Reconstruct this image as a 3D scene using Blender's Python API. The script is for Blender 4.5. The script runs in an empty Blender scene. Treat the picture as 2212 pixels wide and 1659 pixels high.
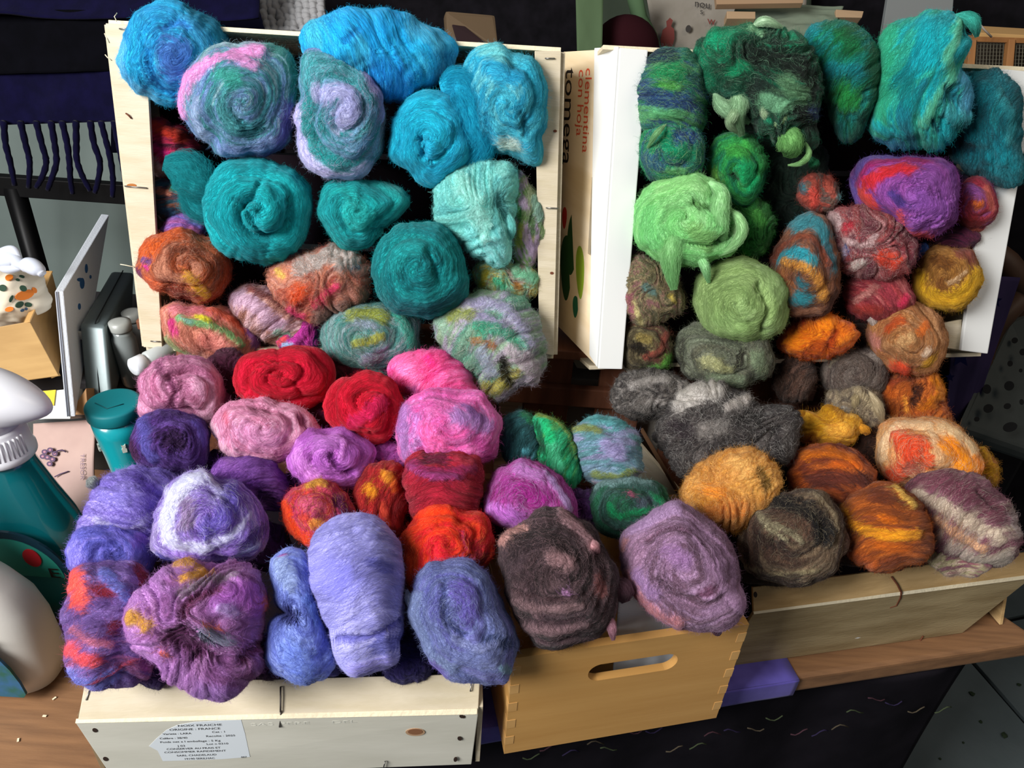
import bpy, bmesh, math, random
import numpy as np
from mathutils import Vector, Matrix
random.seed(7)
RNG = np.random.RandomState(11)
SC = bpy.context.scene
COL = SC.collection
# ------------------------------------------------------------------ camera
F, PITCH, ROLL, CAMZ = 1660.0, math.radians(34), math.radians(4), 0.80
cp, sp, cr, sr = math.cos(PITCH), math.sin(PITCH), math.cos(ROLL), math.sin(ROLL)
CR = np.array([cr, sr * sp, sr * cp]); CU = np.array([-sr, cr * sp, cr * cp]); CF = np.array([0, cp, -sp])
CAM = np.array([0, 0, CAMZ])
cam_d = bpy.data.cameras.new('camera'); cam = bpy.data.objects.new('camera', cam_d); COL.objects.link(cam)
cam.matrix_world = Matrix(((CR[0], CU[0], -CF[0], 0), (CR[1], CU[1], -CF[1], 0), (CR[2], CU[2], -CF[2], CAMZ), (0, 0, 0, 1)))
cam_d.sensor_width = 36; cam_d.lens = 36 * F / 2212; cam_d.clip_start = 0.02; cam_d.clip_end = 60
SC.camera = cam
# ------------------------------------------------------------------ world, lights, exposure
wd = bpy.data.worlds.new('world'); SC.world = wd; wd.use_nodes = True
wd.node_tree.nodes['Background'].inputs[0].default_value = (0.70, 0.73, 0.78, 1)
wd.node_tree.nodes['Background'].inputs[1].default_value = 0.12
def area(name, loc, target, sx, sy, power, col):
    l = bpy.data.lights.new(name, 'AREA'); l.shape = 'RECTANGLE'; l.size = sx; l.size_y = sy; l.energy = power; l.color = col
    o = bpy.data.objects.new(name, l); COL.objects.link(o); o.location = loc
    o.rotation_euler = (Vector(target) - Vector(loc)).to_track_quat('-Z', 'Y').to_euler()
    return o
area('window_daylight', (-1.45, -0.62, 1.55), (0.05, 0.72, 0.25), 0.95, 1.1, 68, (1.0, 0.985, 0.96))
area('warm_area_light', (1.3, 0.1, 2.1), (0.5, 0.8, 0.2), 0.8, 0.8, 7, (1.0, 0.86, 0.70))  # weak warm area light from the upper right
SC.view_settings.view_transform = 'Standard'; SC.view_settings.look = 'None'
SC.view_settings.exposure = 0.45; SC.view_settings.gamma = 1.0; SC.view_settings.use_curve_mapping = False
# ------------------------------------------------------------------ small helpers
def ray(x, y):
    u = (np.asarray(x, float) - 1106) / F; v = (829.5 - np.asarray(y, float)) / F
    return u[..., None] * CR + v[..., None] * CU + CF
def at(x, y, z):                                   # the place at height z that is seen at x, y
    d = ray(np.float64(x), np.float64(y)); return Vector(CAM + d * (z - CAMZ) / d[2])
def atd(x, y, dep):
    return Vector(CAM + ray(np.float64(x), np.float64(y)) * dep)
def aty(x, y, Y):
    d = ray(np.float64(x), np.float64(y)); return Vector(CAM + d * Y / d[1])
def lin(h):
    if not isinstance(h, str): return tuple(h)
    c = [int(h[i:i + 2], 16) / 255 for i in (0, 2, 4)]
    return tuple(v / 12.92 if v < .04045 else ((v + .055) / 1.055) ** 2.4 for v in c)
def tag(o, label=None, cat=None, group=None, kind=None):
    if label: o['label'] = label
    if cat: o['category'] = cat
    if group: o['group'] = group
    if kind: o['kind'] = kind
    return o
def empty(name, loc, label=None, cat=None, group=None, kind=None):
    o = bpy.data.objects.new(name, None); COL.objects.link(o); o.location = loc; o.empty_display_size = .02
    return tag(o, label, cat, group, kind)
MATS = {}
def mat(name, col, rough=.6, metal=0, col2=None, scale=20, stretch=(1, 1, 1), bump=0, bscale=60, emit=0, trans=0, alpha=1, sheen=0, sss=0, spec=.4, detail=4, coat=0):
    if name in MATS: return MATS[name]
    m = bpy.data.materials.new(name); MATS[name] = m; m.use_nodes = True
    nt = m.node_tree; b = nt.nodes['Principled BSDF']
    b.inputs['Base Color'].default_value = (*lin(col), 1); b.inputs['Roughness'].default_value = rough
    spec = .06 if rough > .84 else spec; b.inputs['Metallic'].default_value = metal; b.inputs['Specular IOR Level'].default_value = spec
    b.inputs['Transmission Weight'].default_value = trans; b.inputs['Alpha'].default_value = alpha
    b.inputs['Sheen Weight'].default_value = sheen; b.inputs['Coat Weight'].default_value = coat
    tc = nt.nodes.new('ShaderNodeTexCoord'); mp = nt.nodes.new('ShaderNodeMapping'); mp.inputs['Scale'].default_value = stretch
    nt.links.new(tc.outputs['Object'], mp.inputs['Vector'])
    if col2 is not None:
        n = nt.nodes.new('ShaderNodeTexNoise'); n.inputs['Scale'].default_value = scale; n.inputs['Detail'].default_value = detail
        r = nt.nodes.new('ShaderNodeValToRGB'); r.color_ramp.elements[0].position = .35; r.color_ramp.elements[1].position = .68
        r.color_ramp.elements[0].color = (*lin(col), 1); r.color_ramp.elements[1].color = (*lin(col2), 1)
        nt.links.new(mp.outputs[0], n.inputs['Vector']); nt.links.new(n.outputs[0], r.inputs[0]); nt.links.new(r.outputs[0], b.inputs['Base Color'])
    if bump:
        n2 = nt.nodes.new('ShaderNodeTexNoise'); n2.inputs['Scale'].default_value = bscale; n2.inputs['Detail'].default_value = 5
        bp = nt.nodes.new('ShaderNodeBump'); bp.inputs['Strength'].default_value = bump; bp.inputs['Distance'].default_value = .002
        nt.links.new(mp.outputs[0], n2.inputs['Vector']); nt.links.new(n2.outputs[0], bp.inputs['Height']); nt.links.new(bp.outputs[0], b.inputs['Normal'])
    return m
def link(name, me, m=None, parent=None, smooth=False, loc=None):
    o = bpy.data.objects.new(name, me); COL.objects.link(o)
    if m: me.materials.append(m)
    if smooth: me.polygons.foreach_set('use_smooth', [True] * len(me.polygons))
    if parent is not None:
        o.parent = parent; o.matrix_parent_inverse = Matrix.Translation(-parent.location)
    if loc is not None: o.location = loc
    return o
def recentre(o):                                   # put the origin at the middle of the mesh
    me = o.data; n = len(me.vertices); co = np.empty(n * 3); me.vertices.foreach_get('co', co); co = co.reshape(-1, 3)
    c = (co.min(0) + co.max(0)) / 2; me.vertices.foreach_set('co', (co - c).ravel()); o.location = Vector(c) + o.location; me.update(); return o
def from_bm(name, bm, m, parent=None, smooth=False):
    bmesh.ops.recalc_face_normals(bm, faces=bm.faces)
    me = bpy.data.meshes.new(name); bm.to_mesh(me); bm.free(); return link(name, me, m, parent, smooth)
def hexa(bm, p):                                   # 8 corners: 4 bottom ring, 4 top ring
    v = [bm.verts.new(q) for q in p]
    for f in ((0, 3, 2, 1), (4, 5, 6, 7), (0, 1, 5, 4), (1, 2, 6, 5), (2, 3, 7, 6), (3, 0, 4, 7)): bm.faces.new([v[i] for i in f])
    return v
def bev(bm, w, seg=2):
    if w: bmesh.ops.bevel(bm, geom=list(bm.edges), offset=w, segments=seg, affect='EDGES', profile=.6)
def slab(name, a, b, c, d, th, m, parent=None, bevel=.001, sub=0):
    """board with face corners a,b,c,d (in order) and thickness th behind the face"""
    a, b, c, d = map(Vector, (a, b, c, d)); n = (b - a).cross(d - a).normalized() * th
    if n.dot(a - Vector(CAM)) * th < 0: n = -n      # a positive thickness goes away from the viewer
    bm = bmesh.new(); hexa(bm, [a, b, c, d, a + n, b + n, c + n, d + n]); bev(bm, bevel); return from_bm(name, bm, m, parent)
def box(name, c, sx, sy, sz, m, parent=None, bevel=.001, rz=0, rx=0):
    bm = bmesh.new(); M = Matrix.Translation(c) @ Matrix.Rotation(rz, 4, 'Z') @ Matrix.Rotation(rx, 4, 'X')
    hexa(bm, [M @ Vector((x * sx / 2, y * sy / 2, z * sz / 2)) for z in (-1, 1) for x, y in ((-1, -1), (1, -1), (1, 1), (-1, 1))])
    bev(bm, bevel); return from_bm(name, bm, m, parent)
def tube_bm(bm, pts, rad, seg=8):
    pts = [Vector(p) for p in pts]; n = len(pts); rings = []
    rad = [rad] * n if not hasattr(rad, '__len__') else rad
    up = Vector((.13, .21, .97))
    for i, p in enumerate(pts):
        t = (pts[min(i + 1, n - 1)] - pts[max(i - 1, 0)]).normalized(); s = t.cross(up)
        if s.length < 1e-4: s = t.cross(Vector((1, 0, 0)))
        s.normalize(); q = s.cross(t)
        rings.append([bm.verts.new(p + (s * math.cos(2 * math.pi * k / seg) + q * math.sin(2 * math.pi * k / seg)) * rad[i]) for k in range(seg)])
    for i in range(n - 1):
        for k in range(seg): bm.faces.new([rings[i][k], rings[i][(k + 1) % seg], rings[i + 1][(k + 1) % seg], rings[i + 1][k]])
    bm.faces.new(rings[0][::-1]); bm.faces.new(rings[-1])
def tube(name, pts, rad, m, parent=None, seg=8):
    bm = bmesh.new(); tube_bm(bm, pts, rad, seg); return from_bm(name, bm, m, parent, True)
def lathe(name, prof, loc, m, parent=None, seg=48, sx=1, sy=1, tilt=None, cap=True):
    bm = bmesh.new(); R = []
    M = Matrix.Translation(loc) @ (tilt if tilt else Matrix.Identity(4))
    for r, z in prof: R.append([bm.verts.new(M @ Vector((r * sx * math.cos(2 * math.pi * k / seg), r * sy * math.sin(2 * math.pi * k / seg), z))) for k in range(seg)])
    for i in range(len(R) - 1):
        for k in range(seg): bm.faces.new([R[i][k], R[i][(k + 1) % seg], R[i + 1][(k + 1) % seg], R[i + 1][k]])
    if cap: bm.faces.new(R[0][::-1]); bm.faces.new(R[-1])
    return from_bm(name, bm, m, parent, True)
def prism(name, poly, O, X, Y, th, m, parent=None, bevel=0):
    """flat outline poly (2D) in the plane O + x X + y Y, thickness th against X x Y"""
    O, X, Y = Vector(O), Vector(X), Vector(Y); N = X.cross(Y).normalized() * th
    bm = bmesh.new(); a = [bm.verts.new(O + X * x + Y * y) for x, y in poly]; b = [bm.verts.new(O + X * x + Y * y - N) for x, y in poly]
    n = len(poly); bm.faces.new(a); bm.faces.new(b[::-1])
    for i in range(n): bm.faces.new([a[i], b[i], b[(i + 1) % n], a[(i + 1) % n]])
    bev(bm, bevel); return from_bm(name, bm, m, parent)
def text(name, s, size, O, X, Y, m, parent=None, squeeze=1.0, align='LEFT', spacing=1.0, th=.0001, thin=0):
    c = bpy.data.curves.new(name, 'FONT'); c.body = s; c.size = size; c.align_x = align; c.extrude = th; c.space_line = spacing; c.resolution_u = 3; c.offset = thin * size
    o = bpy.data.objects.new(name, c); COL.objects.link(o)
    bpy.context.view_layer.update()
    me = bpy.data.meshes.new_from_object(o); bpy.data.objects.remove(o)
    X, Y = Vector(X).normalized(), Vector(Y).normalized(); N = X.cross(Y); O = Vector(O)
    for v in me.vertices: v.co = O + X * v.co.x * squeeze + Y * v.co.y + N * (v.co.z + th * .6)
    return link(name, me, m, parent)
def ell(rx, ry, n=24, x=0, y=0, rot=0):
    return [(x + rx * math.cos(t) * math.cos(rot) - ry * math.sin(t) * math.sin(rot), y + rx * math.cos(t) * math.sin(rot) + ry * math.sin(t) * math.cos(rot)) for t in [2 * math.pi * i / n for i in range(n)]]
def cloth(name, corners, m, nu=40, nv=40, amp=.01, fu=5, fv=2, th=.002, parent=None, seed=1, edge=0, func=None):
    """draped sheet between 4 corners with folds"""
    a, b, c, d = [np.array(Vector(q)) for q in corners]; n = np.cross(b - a, d - a); n = n / np.linalg.norm(n)
    U, V = np.meshgrid(np.linspace(0, 1, nu), np.linspace(0, 1, nv))
    P = (a * (1 - U[..., None]) + b * U[..., None]) * (1 - V[..., None]) + (d * (1 - U[..., None]) + c * U[..., None]) * V[..., None]
    h = amp * (vn(U * fu, V * fv, seed) - .5) * 2 + amp * .4 * (vn(U * fu * 3, V * fv * 2, seed + 3) - .5)
    if func is not None: h = h + func(U, V)
    P = P + h[..., None] * n
    P2 = P - n * th; vs = np.concatenate([P.reshape(-1, 3), P2.reshape(-1, 3)]); N = nu * nv; fs = []
    for j in range(nv - 1):
        for i in range(nu - 1):
            q = [j * nu + i, j * nu + i + 1, (j + 1) * nu + i + 1, (j + 1) * nu + i]; fs.append(q); fs.append([N + k for k in q[::-1]])
    ring = [i for i in range(nu)] + [j * nu + nu - 1 for j in range(1, nv)] + [(nv - 1) * nu + i for i in range(nu - 2, -1, -1)] + [j * nu for j in range(nv - 2, 0, -1)]
    for k in range(len(ring)): p, q = ring[k], ring[(k + 1) % len(ring)]; fs.append([p, p + N, q + N, q])
    me = bpy.data.meshes.new(name); me.from_pydata(vs.tolist(), [], fs); me.update(); return link(name, me, m, parent, True)
# value noise
_T = RNG.rand(256, 256)
def vn(x, y, seed=0):
    x = np.asarray(x, float) + seed * 37.17; y = np.asarray(y, float) + seed * 11.73
    xi = np.floor(x).astype(int); yi = np.floor(y).astype(int); fx = x - xi; fy = y - yi
    fx = fx * fx * (3 - 2 * fx); fy = fy * fy * (3 - 2 * fy); x0 = xi & 255; x1 = (xi + 1) & 255; y0 = yi & 255; y1 = (yi + 1) & 255
    return (_T[x0, y0] * (1 - fx) + _T[x1, y0] * fx) * (1 - fy) + (_T[x0, y1] * (1 - fx) + _T[x1, y1] * fx) * fy
def sst(a, b, x):
    t = np.clip((x - a) / (b - a), 0, 1); return t * t * (3 - 2 * t)
# ------------------------------------------------------------------ wool
def wool_mat(name, translucent):
    m = bpy.data.materials.new(name); m.use_nodes = True; nt = m.node_tree; b = nt.nodes['Principled BSDF']; out = nt.nodes['Material Output']
    a = nt.nodes.new('ShaderNodeAttribute'); a.attribute_name = 'Col'
    b.inputs['Roughness'].default_value = .95; b.inputs['Specular IOR Level'].default_value = .05
    b.inputs['Sheen Weight'].default_value = .12; b.inputs['Sheen Roughness'].default_value = .6
    if translucent:
        nt.links.new(a.outputs['Color'], b.inputs['Base Color']); t = nt.nodes.new('ShaderNodeBsdfTranslucent'); mx = nt.nodes.new('ShaderNodeMixShader'); mx.inputs[0].default_value = .35
        nt.links.new(a.outputs['Color'], t.inputs['Color']); nt.links.new(b.outputs[0], mx.inputs[1]); nt.links.new(t.outputs[0], mx.inputs[2]); nt.links.new(mx.outputs[0], out.inputs['Surface'])
    else:
        tc = nt.nodes.new('ShaderNodeTexCoord'); n = nt.nodes.new('ShaderNodeTexNoise'); n.inputs['Scale'].default_value = 420; n.inputs['Detail'].default_value = 3
        mr = nt.nodes.new('ShaderNodeMapRange'); mr.inputs['To Min'].default_value = .82; mr.inputs['To Max'].default_value = 1.18
        mx = nt.nodes.new('ShaderNodeVectorMath'); mx.operation = 'SCALE'
        nt.links.new(tc.outputs['Object'], n.inputs['Vector']); nt.links.new(n.outputs[0], mr.inputs['Value'])
        nt.links.new(a.outputs['Color'], mx.inputs[0]); nt.links.new(mr.outputs[0], mx.inputs['Scale']); nt.links.new(mx.outputs[0], b.inputs['Base Color'])
        bp = nt.nodes.new('ShaderNodeBump'); bp.inputs['Strength'].default_value = .3; bp.inputs['Distance'].default_value = .0012
        nt.links.new(n.outputs[0], bp.inputs['Height']); nt.links.new(bp.outputs[0], b.inputs['Normal'])
    return m
WOOL = wool_mat('felting_wool', False); FIBRE = wool_mat('wool_fibre', True)
PLANES = {}
def plane3(key, p, q, r):
    p, q, r = map(np.array, (p, q, r)); n = np.cross(q - p, r - p); PLANES[key] = (p, n / np.linalg.norm(n))
plane3('U', (-.22, .945, .62), (.05, .945, .62), (-.2, .815, .285))       # the open front of the left upright crate
plane3('V', (.10, .955, .62), (.55, 1.0, .62), (.12, .82, .285))          # the open front of the right one
plane3('F', (0, .46, .13), (.5, .56, .13), (0, .80, .285))                # slope of the heap in the lying crates
def pts(s): return np.array([[float(v) for v in p.split(',')] for p in s.split()])
def smooth_line(P, n=6):
    if len(P) < 3: return P
    Q = np.vstack([2 * P[0] - P[1], P, 2 * P[-1] - P[-2]]); out = []
    for i in range(1, len(Q) - 2):
        for t in np.linspace(0, 1, n, endpoint=False):
            out.append(.5 * (2 * Q[i] + (Q[i + 1] - Q[i - 1]) * t + (2 * Q[i - 1] - 5 * Q[i] + 4 * Q[i + 1] - Q[i + 2]) * t * t + (-Q[i - 1] + 3 * Q[i] - 3 * Q[i + 1] + Q[i + 2]) * t ** 3))
    return np.array(out + [P[-1]])
def dist_line(x, y, P):
    d = np.full(x.shape, 1e9)
    if len(P) == 1: return np.hypot(x - P[0, 0], y - P[0, 1])
    for (ax, ay), (bx, by) in zip(P[:-1], P[1:]):
        vx, vy = bx - ax, by - ay; L = vx * vx + vy * vy + 1e-9
        t = np.clip(((x - ax) * vx + (y - ay) * vy) / L, 0, 1); d = np.minimum(d, np.hypot(x - ax - t * vx, y - ay - t * vy))
    return d
NSEED = [0]
TRI = [0]
def make_hair(name, P, col, radius, parent):
    N, K = P.shape[:2]
    hc = bpy.data.hair_curves.new(name); hc.add_curves([K] * N)
    hc.attributes['position'].data.foreach_set('vector', P.reshape(-1).astype(np.float32))
    r = hc.attributes.get('radius') or hc.attributes.new('radius', 'FLOAT', 'POINT')
    rr = np.repeat(radius[:, None], K, 1) * np.linspace(1, .45, K)[None]; r.data.foreach_set('value', rr.ravel().astype(np.float32))
    ca = hc.attributes.new('Col', 'FLOAT_COLOR', 'CURVE'); ca.data.foreach_set('color', np.concatenate([col, np.ones((N, 1))], 1).ravel().astype(np.float32))
    hc.materials.append(FIBRE)
    o = bpy.data.objects.new(name, hc); COL.objects.link(o); o.parent = parent; o['kind'] = 'stuff'; return o
HAIR = 1.0
def wool(label, grp, lift, c, outline, pal, style='s3', D=.8, strokes=(), locks=(), fuzz=1.0, curl=.12, streak=1.0, lump=1.0, group=None, groove=1.0, hair=1.0, patch=1.0, wisp=None, glow=0):
    NSEED[0] += 1; sd = NSEED[0]; rng = np.random.RandomState(sd * 13 + 5)
    cx, cy = c
    if isinstance(outline, str): O = pts(outline)
    else:
        rx, ry, rot = (list(outline) + [0])[:3]; O = np.array([(cx + a, cy + b) for a, b in ell(rx, ry, 20, 0, 0, math.radians(rot))])
    ang = np.arctan2(-(O[:, 1] - cy), O[:, 0] - cx); rad = np.hypot(O[:, 0] - cx, O[:, 1] - cy); o_ = np.argsort(ang); ang, rad = ang[o_], rad[o_]
    A3 = np.concatenate([ang - 2 * np.pi, ang, ang + 2 * np.pi]); R3 = np.concatenate([rad] * 3)
    T = np.linspace(-np.pi, np.pi, 361); RT = np.interp(T, A3, R3)
    k = np.exp(-np.linspace(-2, 2, 21) ** 2); k /= k.sum(); RT = np.convolve(np.concatenate([RT[-11:-1], RT, RT[1:11]]), k, 'valid')
    RT = RT * (1 + .05 * (vn(np.cos(T) * 3 + 9, np.sin(T) * 3 + 9, sd) - .5) + .03 * (vn(np.cos(T) * 9 + 19, np.sin(T) * 9 + 9, sd) - .5))
    Rm = RT.mean(); Rf = lambda phi: np.interp(phi, T, RT)
    r0 = ray(np.float64(cx), np.float64(cy)); L0 = np.linalg.norm(r0); u0 = r0 / L0
    pp, pn = PLANES[grp]; dist = float(np.dot(pp - CAM, pn) / np.dot(u0, pn)) - lift * .01
    C0 = CAM + u0 * dist; S = dist / L0 / F * L0 ** .5        # metres per pixel, across
    toward = -u0
    def unproj(x, y, z):
        d = ray(x, y); t = (np.dot(C0 - CAM, u0)) / (d @ u0); return CAM + d * t[..., None] + toward * (z * S)[..., None]
    kind = style[0]; val = float(style[1:] or 0)
    palc = np.array([lin(h) for h in pal]) ** .93
    SK = [(None if s[0] is None else np.array(lin(s[0])) ** .94, s[1], smooth_line(pts(s[2])), s[3] if len(s) > 3 else 3.0) for s in strokes]
    def fields(x, y):
        dx = x - cx; dy = -(y - cy); r = np.hypot(dx, dy); phi = np.arctan2(dy, dx); rho = r / Rf(phi)
        if kind == 's':
            turns = abs(val); sg = 1 if val > 0 else -1
            rw = rho * (1 + .34 * (vn(dx / Rm * .9 + 3, dy / Rm * .9, sd + 51) - .5)) + .16 * (vn(dx / Rm * 1.8, dy / Rm * 1.8, sd + 1) - .5)
            A = rw * turns - sg * phi / (2 * np.pi); kk = np.floor(A); fr = A - kk; Lg = kk + sg * phi / (2 * np.pi)
            P = fr * 1.0; Q = Lg * 3.0 + 5
            edge = np.minimum(fr, 1 - fr); amp = Rm * .17 / max(turns, 1) ** .5
            g = -np.exp(-(edge / .13) ** 2) * amp * sst(0, .25, rho) + .4 * amp * np.sin(np.pi * fr)
            g = g * (.2 + .7 * vn(Lg * 2.3, fr * 0 + 3, sd + 9)) * .8
            P4, Q4 = P * 3.0, Q
        elif kind == 'w':
            a = math.radians(val); xr = (dx * math.cos(a) + dy * math.sin(a)) / Rm; yr = (-dx * math.sin(a) + dy * math.cos(a)) / Rm
            A = yr + .28 * xr ** 2 + .35 * (vn(xr * 1.1, yr * 1.1, sd + 2) - .5)
            P4, Q4 = A * 4.2, xr * 1.1 + A * .5; gg = A * 2.3 + .5 * vn(xr * 1.3, yr * 1.3, sd + 8); fr = gg - np.floor(gg); edge = np.minimum(fr, 1 - fr)
            g = (-np.exp(-(edge / .10) ** 2) * Rm * .05 + Rm * .02 * np.sin(np.pi * fr)) * vn(xr * 2 + 4, yr * 2, sd + 41) * 1.1
        else:
            xr, yr = dx / Rm, dy / Rm
            w1 = vn(xr * 1.5, yr * 1.5, sd + 2); w2 = vn(xr * 1.5 + 7, yr * 1.5, sd + 4)
            A = vn(xr * 1.5 + w1 * 1.6, yr * 1.5 + w2 * 1.6, sd + 5) * 2.2
            P4, Q4 = A * 4.5, vn(xr * 2 + 3, yr * 2, sd + 6) * 3
            gg = A * 2.4; fr = gg - np.floor(gg); edge = np.minimum(fr, 1 - fr)
            g = (-np.exp(-(edge / .16) ** 2) * Rm * .07 + Rm * .03 * np.sin(np.pi * fr)) * vn(xr * 2 + 4, yr * 2, sd + 41) * 1.1
        return dx, dy, r, phi, rho, A, P4, Q4, g * groove
    def disp_col(x, y, want_col=True):
        dx, dy, r, phi, rho, A, P4, Q4, g = fields(x, y)
        fine = vn(P4 * 9, Q4 * 2.4, sd + 3); fine2 = vn(P4 * 22, Q4 * 5, sd + 7)
        h = g + lump * (Rm * .15 * (vn(dx / Rm * 2.1, dy / Rm * 2.1, sd + 11) - .5) + Rm * .05 * (vn(dx / Rm * 5, dy / Rm * 5, sd + 12) - .5)) + streak * (Rm * .022 * (fine - .5) + Rm * .012 * (fine2 - .5))
        if want_col:
            nn = vn(P4 * 1.1 * patch, Q4 * .9 * patch, sd + 21) * .62 + vn(P4 * 3.3, Q4 * 1.7, sd + 22) * .38
            t = np.clip((nn - .24) / .52, 0, .9999) * (len(palc) - 1) if len(palc) > 1 else nn * 0
            i = np.minimum(t.astype(int), max(len(palc) - 2, 0)); f = sst(.25, .75, t - i)[..., None]
            col = palc[i] * (1 - f) + palc[np.minimum(i + 1, len(palc) - 1)] * f
        else: col = None
        for sc, w, P, rz in SK:
            d = dist_line(x, y, P) + w * .55 * (fine - .5) + w * .5 * (fine2 - .5) + w * .5 * (vn(x / 11, y / 11, sd) - .5)
            q = d / w; h = h + rz * np.sqrt(np.clip(1 - q * q, 0, 1)) if rz > 0 else h + rz * np.exp(-(q * 1.1) ** 2 * 1.2)
            if want_col and sc is not None:
                al = (1 - sst(.62, 1.08, q))[..., None] * .93; col = col * (1 - al) + sc * al
        if want_col: col = col * (1 + .34 * streak * (fine - .5) + .22 * (fine2 - .5))[..., None]
        return dx, dy, r, phi, rho, A, h, col
    Dp = D * Rm * 1.15
    def surf(x, y, extra=0, want_col=True):
        dx, dy, r, phi, rho, A, h, col = disp_col(x, y, want_col)
        rc = np.clip(rho, 0, 1); cz = (1 - rc ** 2.3) ** .5; e = h + extra
        k2 = e * rc / np.maximum(r, 1e-6)
        return unproj(x + dx * k2, y - dy * k2, Dp * cz + e * cz), col, (dx, dy, rho, cz, A)
    # body: polar grid, pole towards the viewer, denser in front
    nr = int(np.clip(Rm * .42, 22, 56)); ns = int(np.clip(Rm * 1.5, 72, 190))
    th = np.linspace(0, 1, nr + 1)[1:] ** .93 * (np.pi / 2); ph = np.linspace(-np.pi, np.pi, ns, endpoint=False)
    TH, PH = np.meshgrid(th, ph, indexing='ij'); rr = np.sin(TH) * Rf(PH)
    X = cx + rr * np.cos(PH); Y = cy - rr * np.sin(PH)
    pf, colf, _ = surf(X, Y)
    p0, c0, _ = surf(np.array([cx + .01]), np.array([cy + .01]))
    nb = 9; tb = np.linspace(0, 1, nb + 1)[1:] * (np.pi / 2)
    rimx, rimy = X[-1], Y[-1]; back = []
    rim3 = pf[-1]; Cb = C0
    for t in tb[:-1]:
        back.append(Cb + (rim3 - Cb) * math.cos(t) - toward * (Dp * .8 * S * math.sin(t)))
    V = np.concatenate([p0, pf.reshape(-1, 3)] + back + [(Cb - toward * Dp * .8 * S)[None]])
    CL = np.concatenate([c0, colf.reshape(-1, 3)] + [colf[-1]] * (nb - 1) + [colf[-1].mean(0)[None]])
    nring = nr + nb - 1; F_ = []
    idx = 1 + np.arange(nring * ns).reshape(nring, ns); a_ = idx[:-1]; b_ = idx[1:]
    quads = np.stack([a_, b_, np.roll(b_, -1, 1), np.roll(a_, -1, 1)], -1).reshape(-1, 4)
    last = len(V) - 1
    tris = [[0, int(idx[0, j]), int(idx[0, (j + 1) % ns])] for j in range(ns)] + [[last, int(idx[-1, (j + 1) % ns]), int(idx[-1, j])] for j in range(ns)]
    TRI[0] += len(quads) * 2 + len(tris)
    me = bpy.data.meshes.new('wool_bundle'); me.from_pydata((V - C0).tolist(), [], quads.tolist() + tris); me.update()
    ca = me.color_attributes.new('Col', 'FLOAT_COLOR', 'POINT'); ca.data.foreach_set('color', np.concatenate([np.clip(CL, 0, 1), np.ones((len(CL), 1))], 1).ravel())
    ob = link('wool_bundle', me, WOOL, None, True, Vector(C0)); tag(ob, label, 'wool', group)
    # surface fibres following the winding
    area_px = np.pi * Rm * Rm; N = int(area_px * .16 * HAIR * hair); K = 7
    q = np.sqrt(rng.rand(N)) * .985; f = rng.rand(N) * 2 * np.pi - np.pi; x = cx + q * Rf(f) * np.cos(f); y = cy - q * Rf(f) * np.sin(f)
    _, rc_, _ = surf(x, y); e = 1.5
    def direction(x, y):
        A0 = fields(x, y)[5]; ax = fields(x + e, y)[5] - A0; ay = fields(x, y + e)[5] - A0
        if kind == 's': ax = ax - np.round(ax); ay = ay - np.round(ay)
        n = np.hypot(ax, ay) + 1e-9; return -ay / n, ax / n
    sgn = np.where(rng.rand(N) < .5, -1, 1); step = (1.9 + 2.6 * rng.rand(N)) * (Rm / 100) ** .4; bend = (rng.rand(N) - .5) * 1.5 * curl; jit = (rng.rand(N) - .5) * (.45 + 1.2 * curl)
    lft = rng.rand(N) ** 3 * (2.2 + 5 * curl) * fuzz + .3; PP = []; px, py = x.copy(), y.copy()
    dxn, dyn = direction(px, py)
    for k in range(K):
        r_ = np.hypot(px - cx, py - cy); ph_ = np.arctan2(-(py - cy), px - cx); lim = Rf(ph_) * .995; sc = np.minimum(1, lim / np.maximum(r_, 1e-6))
        px = cx + (px - cx) * sc; py = cy + (py - cy) * sc
        s_ = k / (K - 1); ex = .4 + lft * np.clip(1.25 - np.hypot(px - cx, py - cy) / Rf(np.arctan2(-(py - cy), px - cx)), .25, 1) * (.25 + .75 * np.sin(np.pi * min(.9, s_) ** .8))
        PP.append(surf(px, py, ex, False)[0])
        if k in (2, 4) : dxn, dyn = direction(px, py)
        a = jit + bend * (k + 1); c_, s2 = np.cos(a), np.sin(a)
        px = px + sgn * step * (dxn * c_ - dyn * s2); py = py + sgn * step * (dxn * s2 + dyn * c_)
    P = np.stack(PP, 1) - C0; br = (.92 + .34 * rng.rand(N) ** 1.5)[:, None]; col = np.clip(rc_ * br + (.035 * rng.rand(N) ** 3)[:, None], 0, 1)  # random tone, raised on average to paint in backlit fuzz
    if wisp is not None:
        m_ = rng.rand(N) < wisp[1]; col[m_] = np.array(lin(wisp[0])) * (.8 + .4 * rng.rand(m_.sum()))[:, None]
    rad = (.07 + .15 * rng.rand(N) ** 2.5) * S
    allP, allC, allR = [P], [col], [rad * 1.25]
    # halo fibres at the rim
    M = int(2 * np.pi * Rm * 3.0 * fuzz * HAIR); f = rng.rand(M) * 2 * np.pi - np.pi; q = .90 + .10 * rng.rand(M)
    x = cx + q * Rf(f) * np.cos(f); y = cy - q * Rf(f) * np.sin(f); p_, rc_, _ = surf(x, y)
    ox, oy = np.cos(f), -np.sin(f); tx, ty = -oy, ox; sg = np.where(rng.rand(M) < .5, -1, 1); out = .05 + .60 * rng.rand(M) ** 2
    h0 = rng.rand(M) * 2 - 1; st = (.6 + 1.5 * rng.rand(M) ** 3) * (1 + curl); cb = (rng.rand(M) - .5) * (.7 + 1.8 * curl)
    ang0 = np.arctan2(oy * out + ty * sg * (1 - out), ox * out + tx * sg * (1 - out)); PP = []
    wx, wy, wz = np.zeros(M), np.zeros(M), np.zeros(M)
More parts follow.
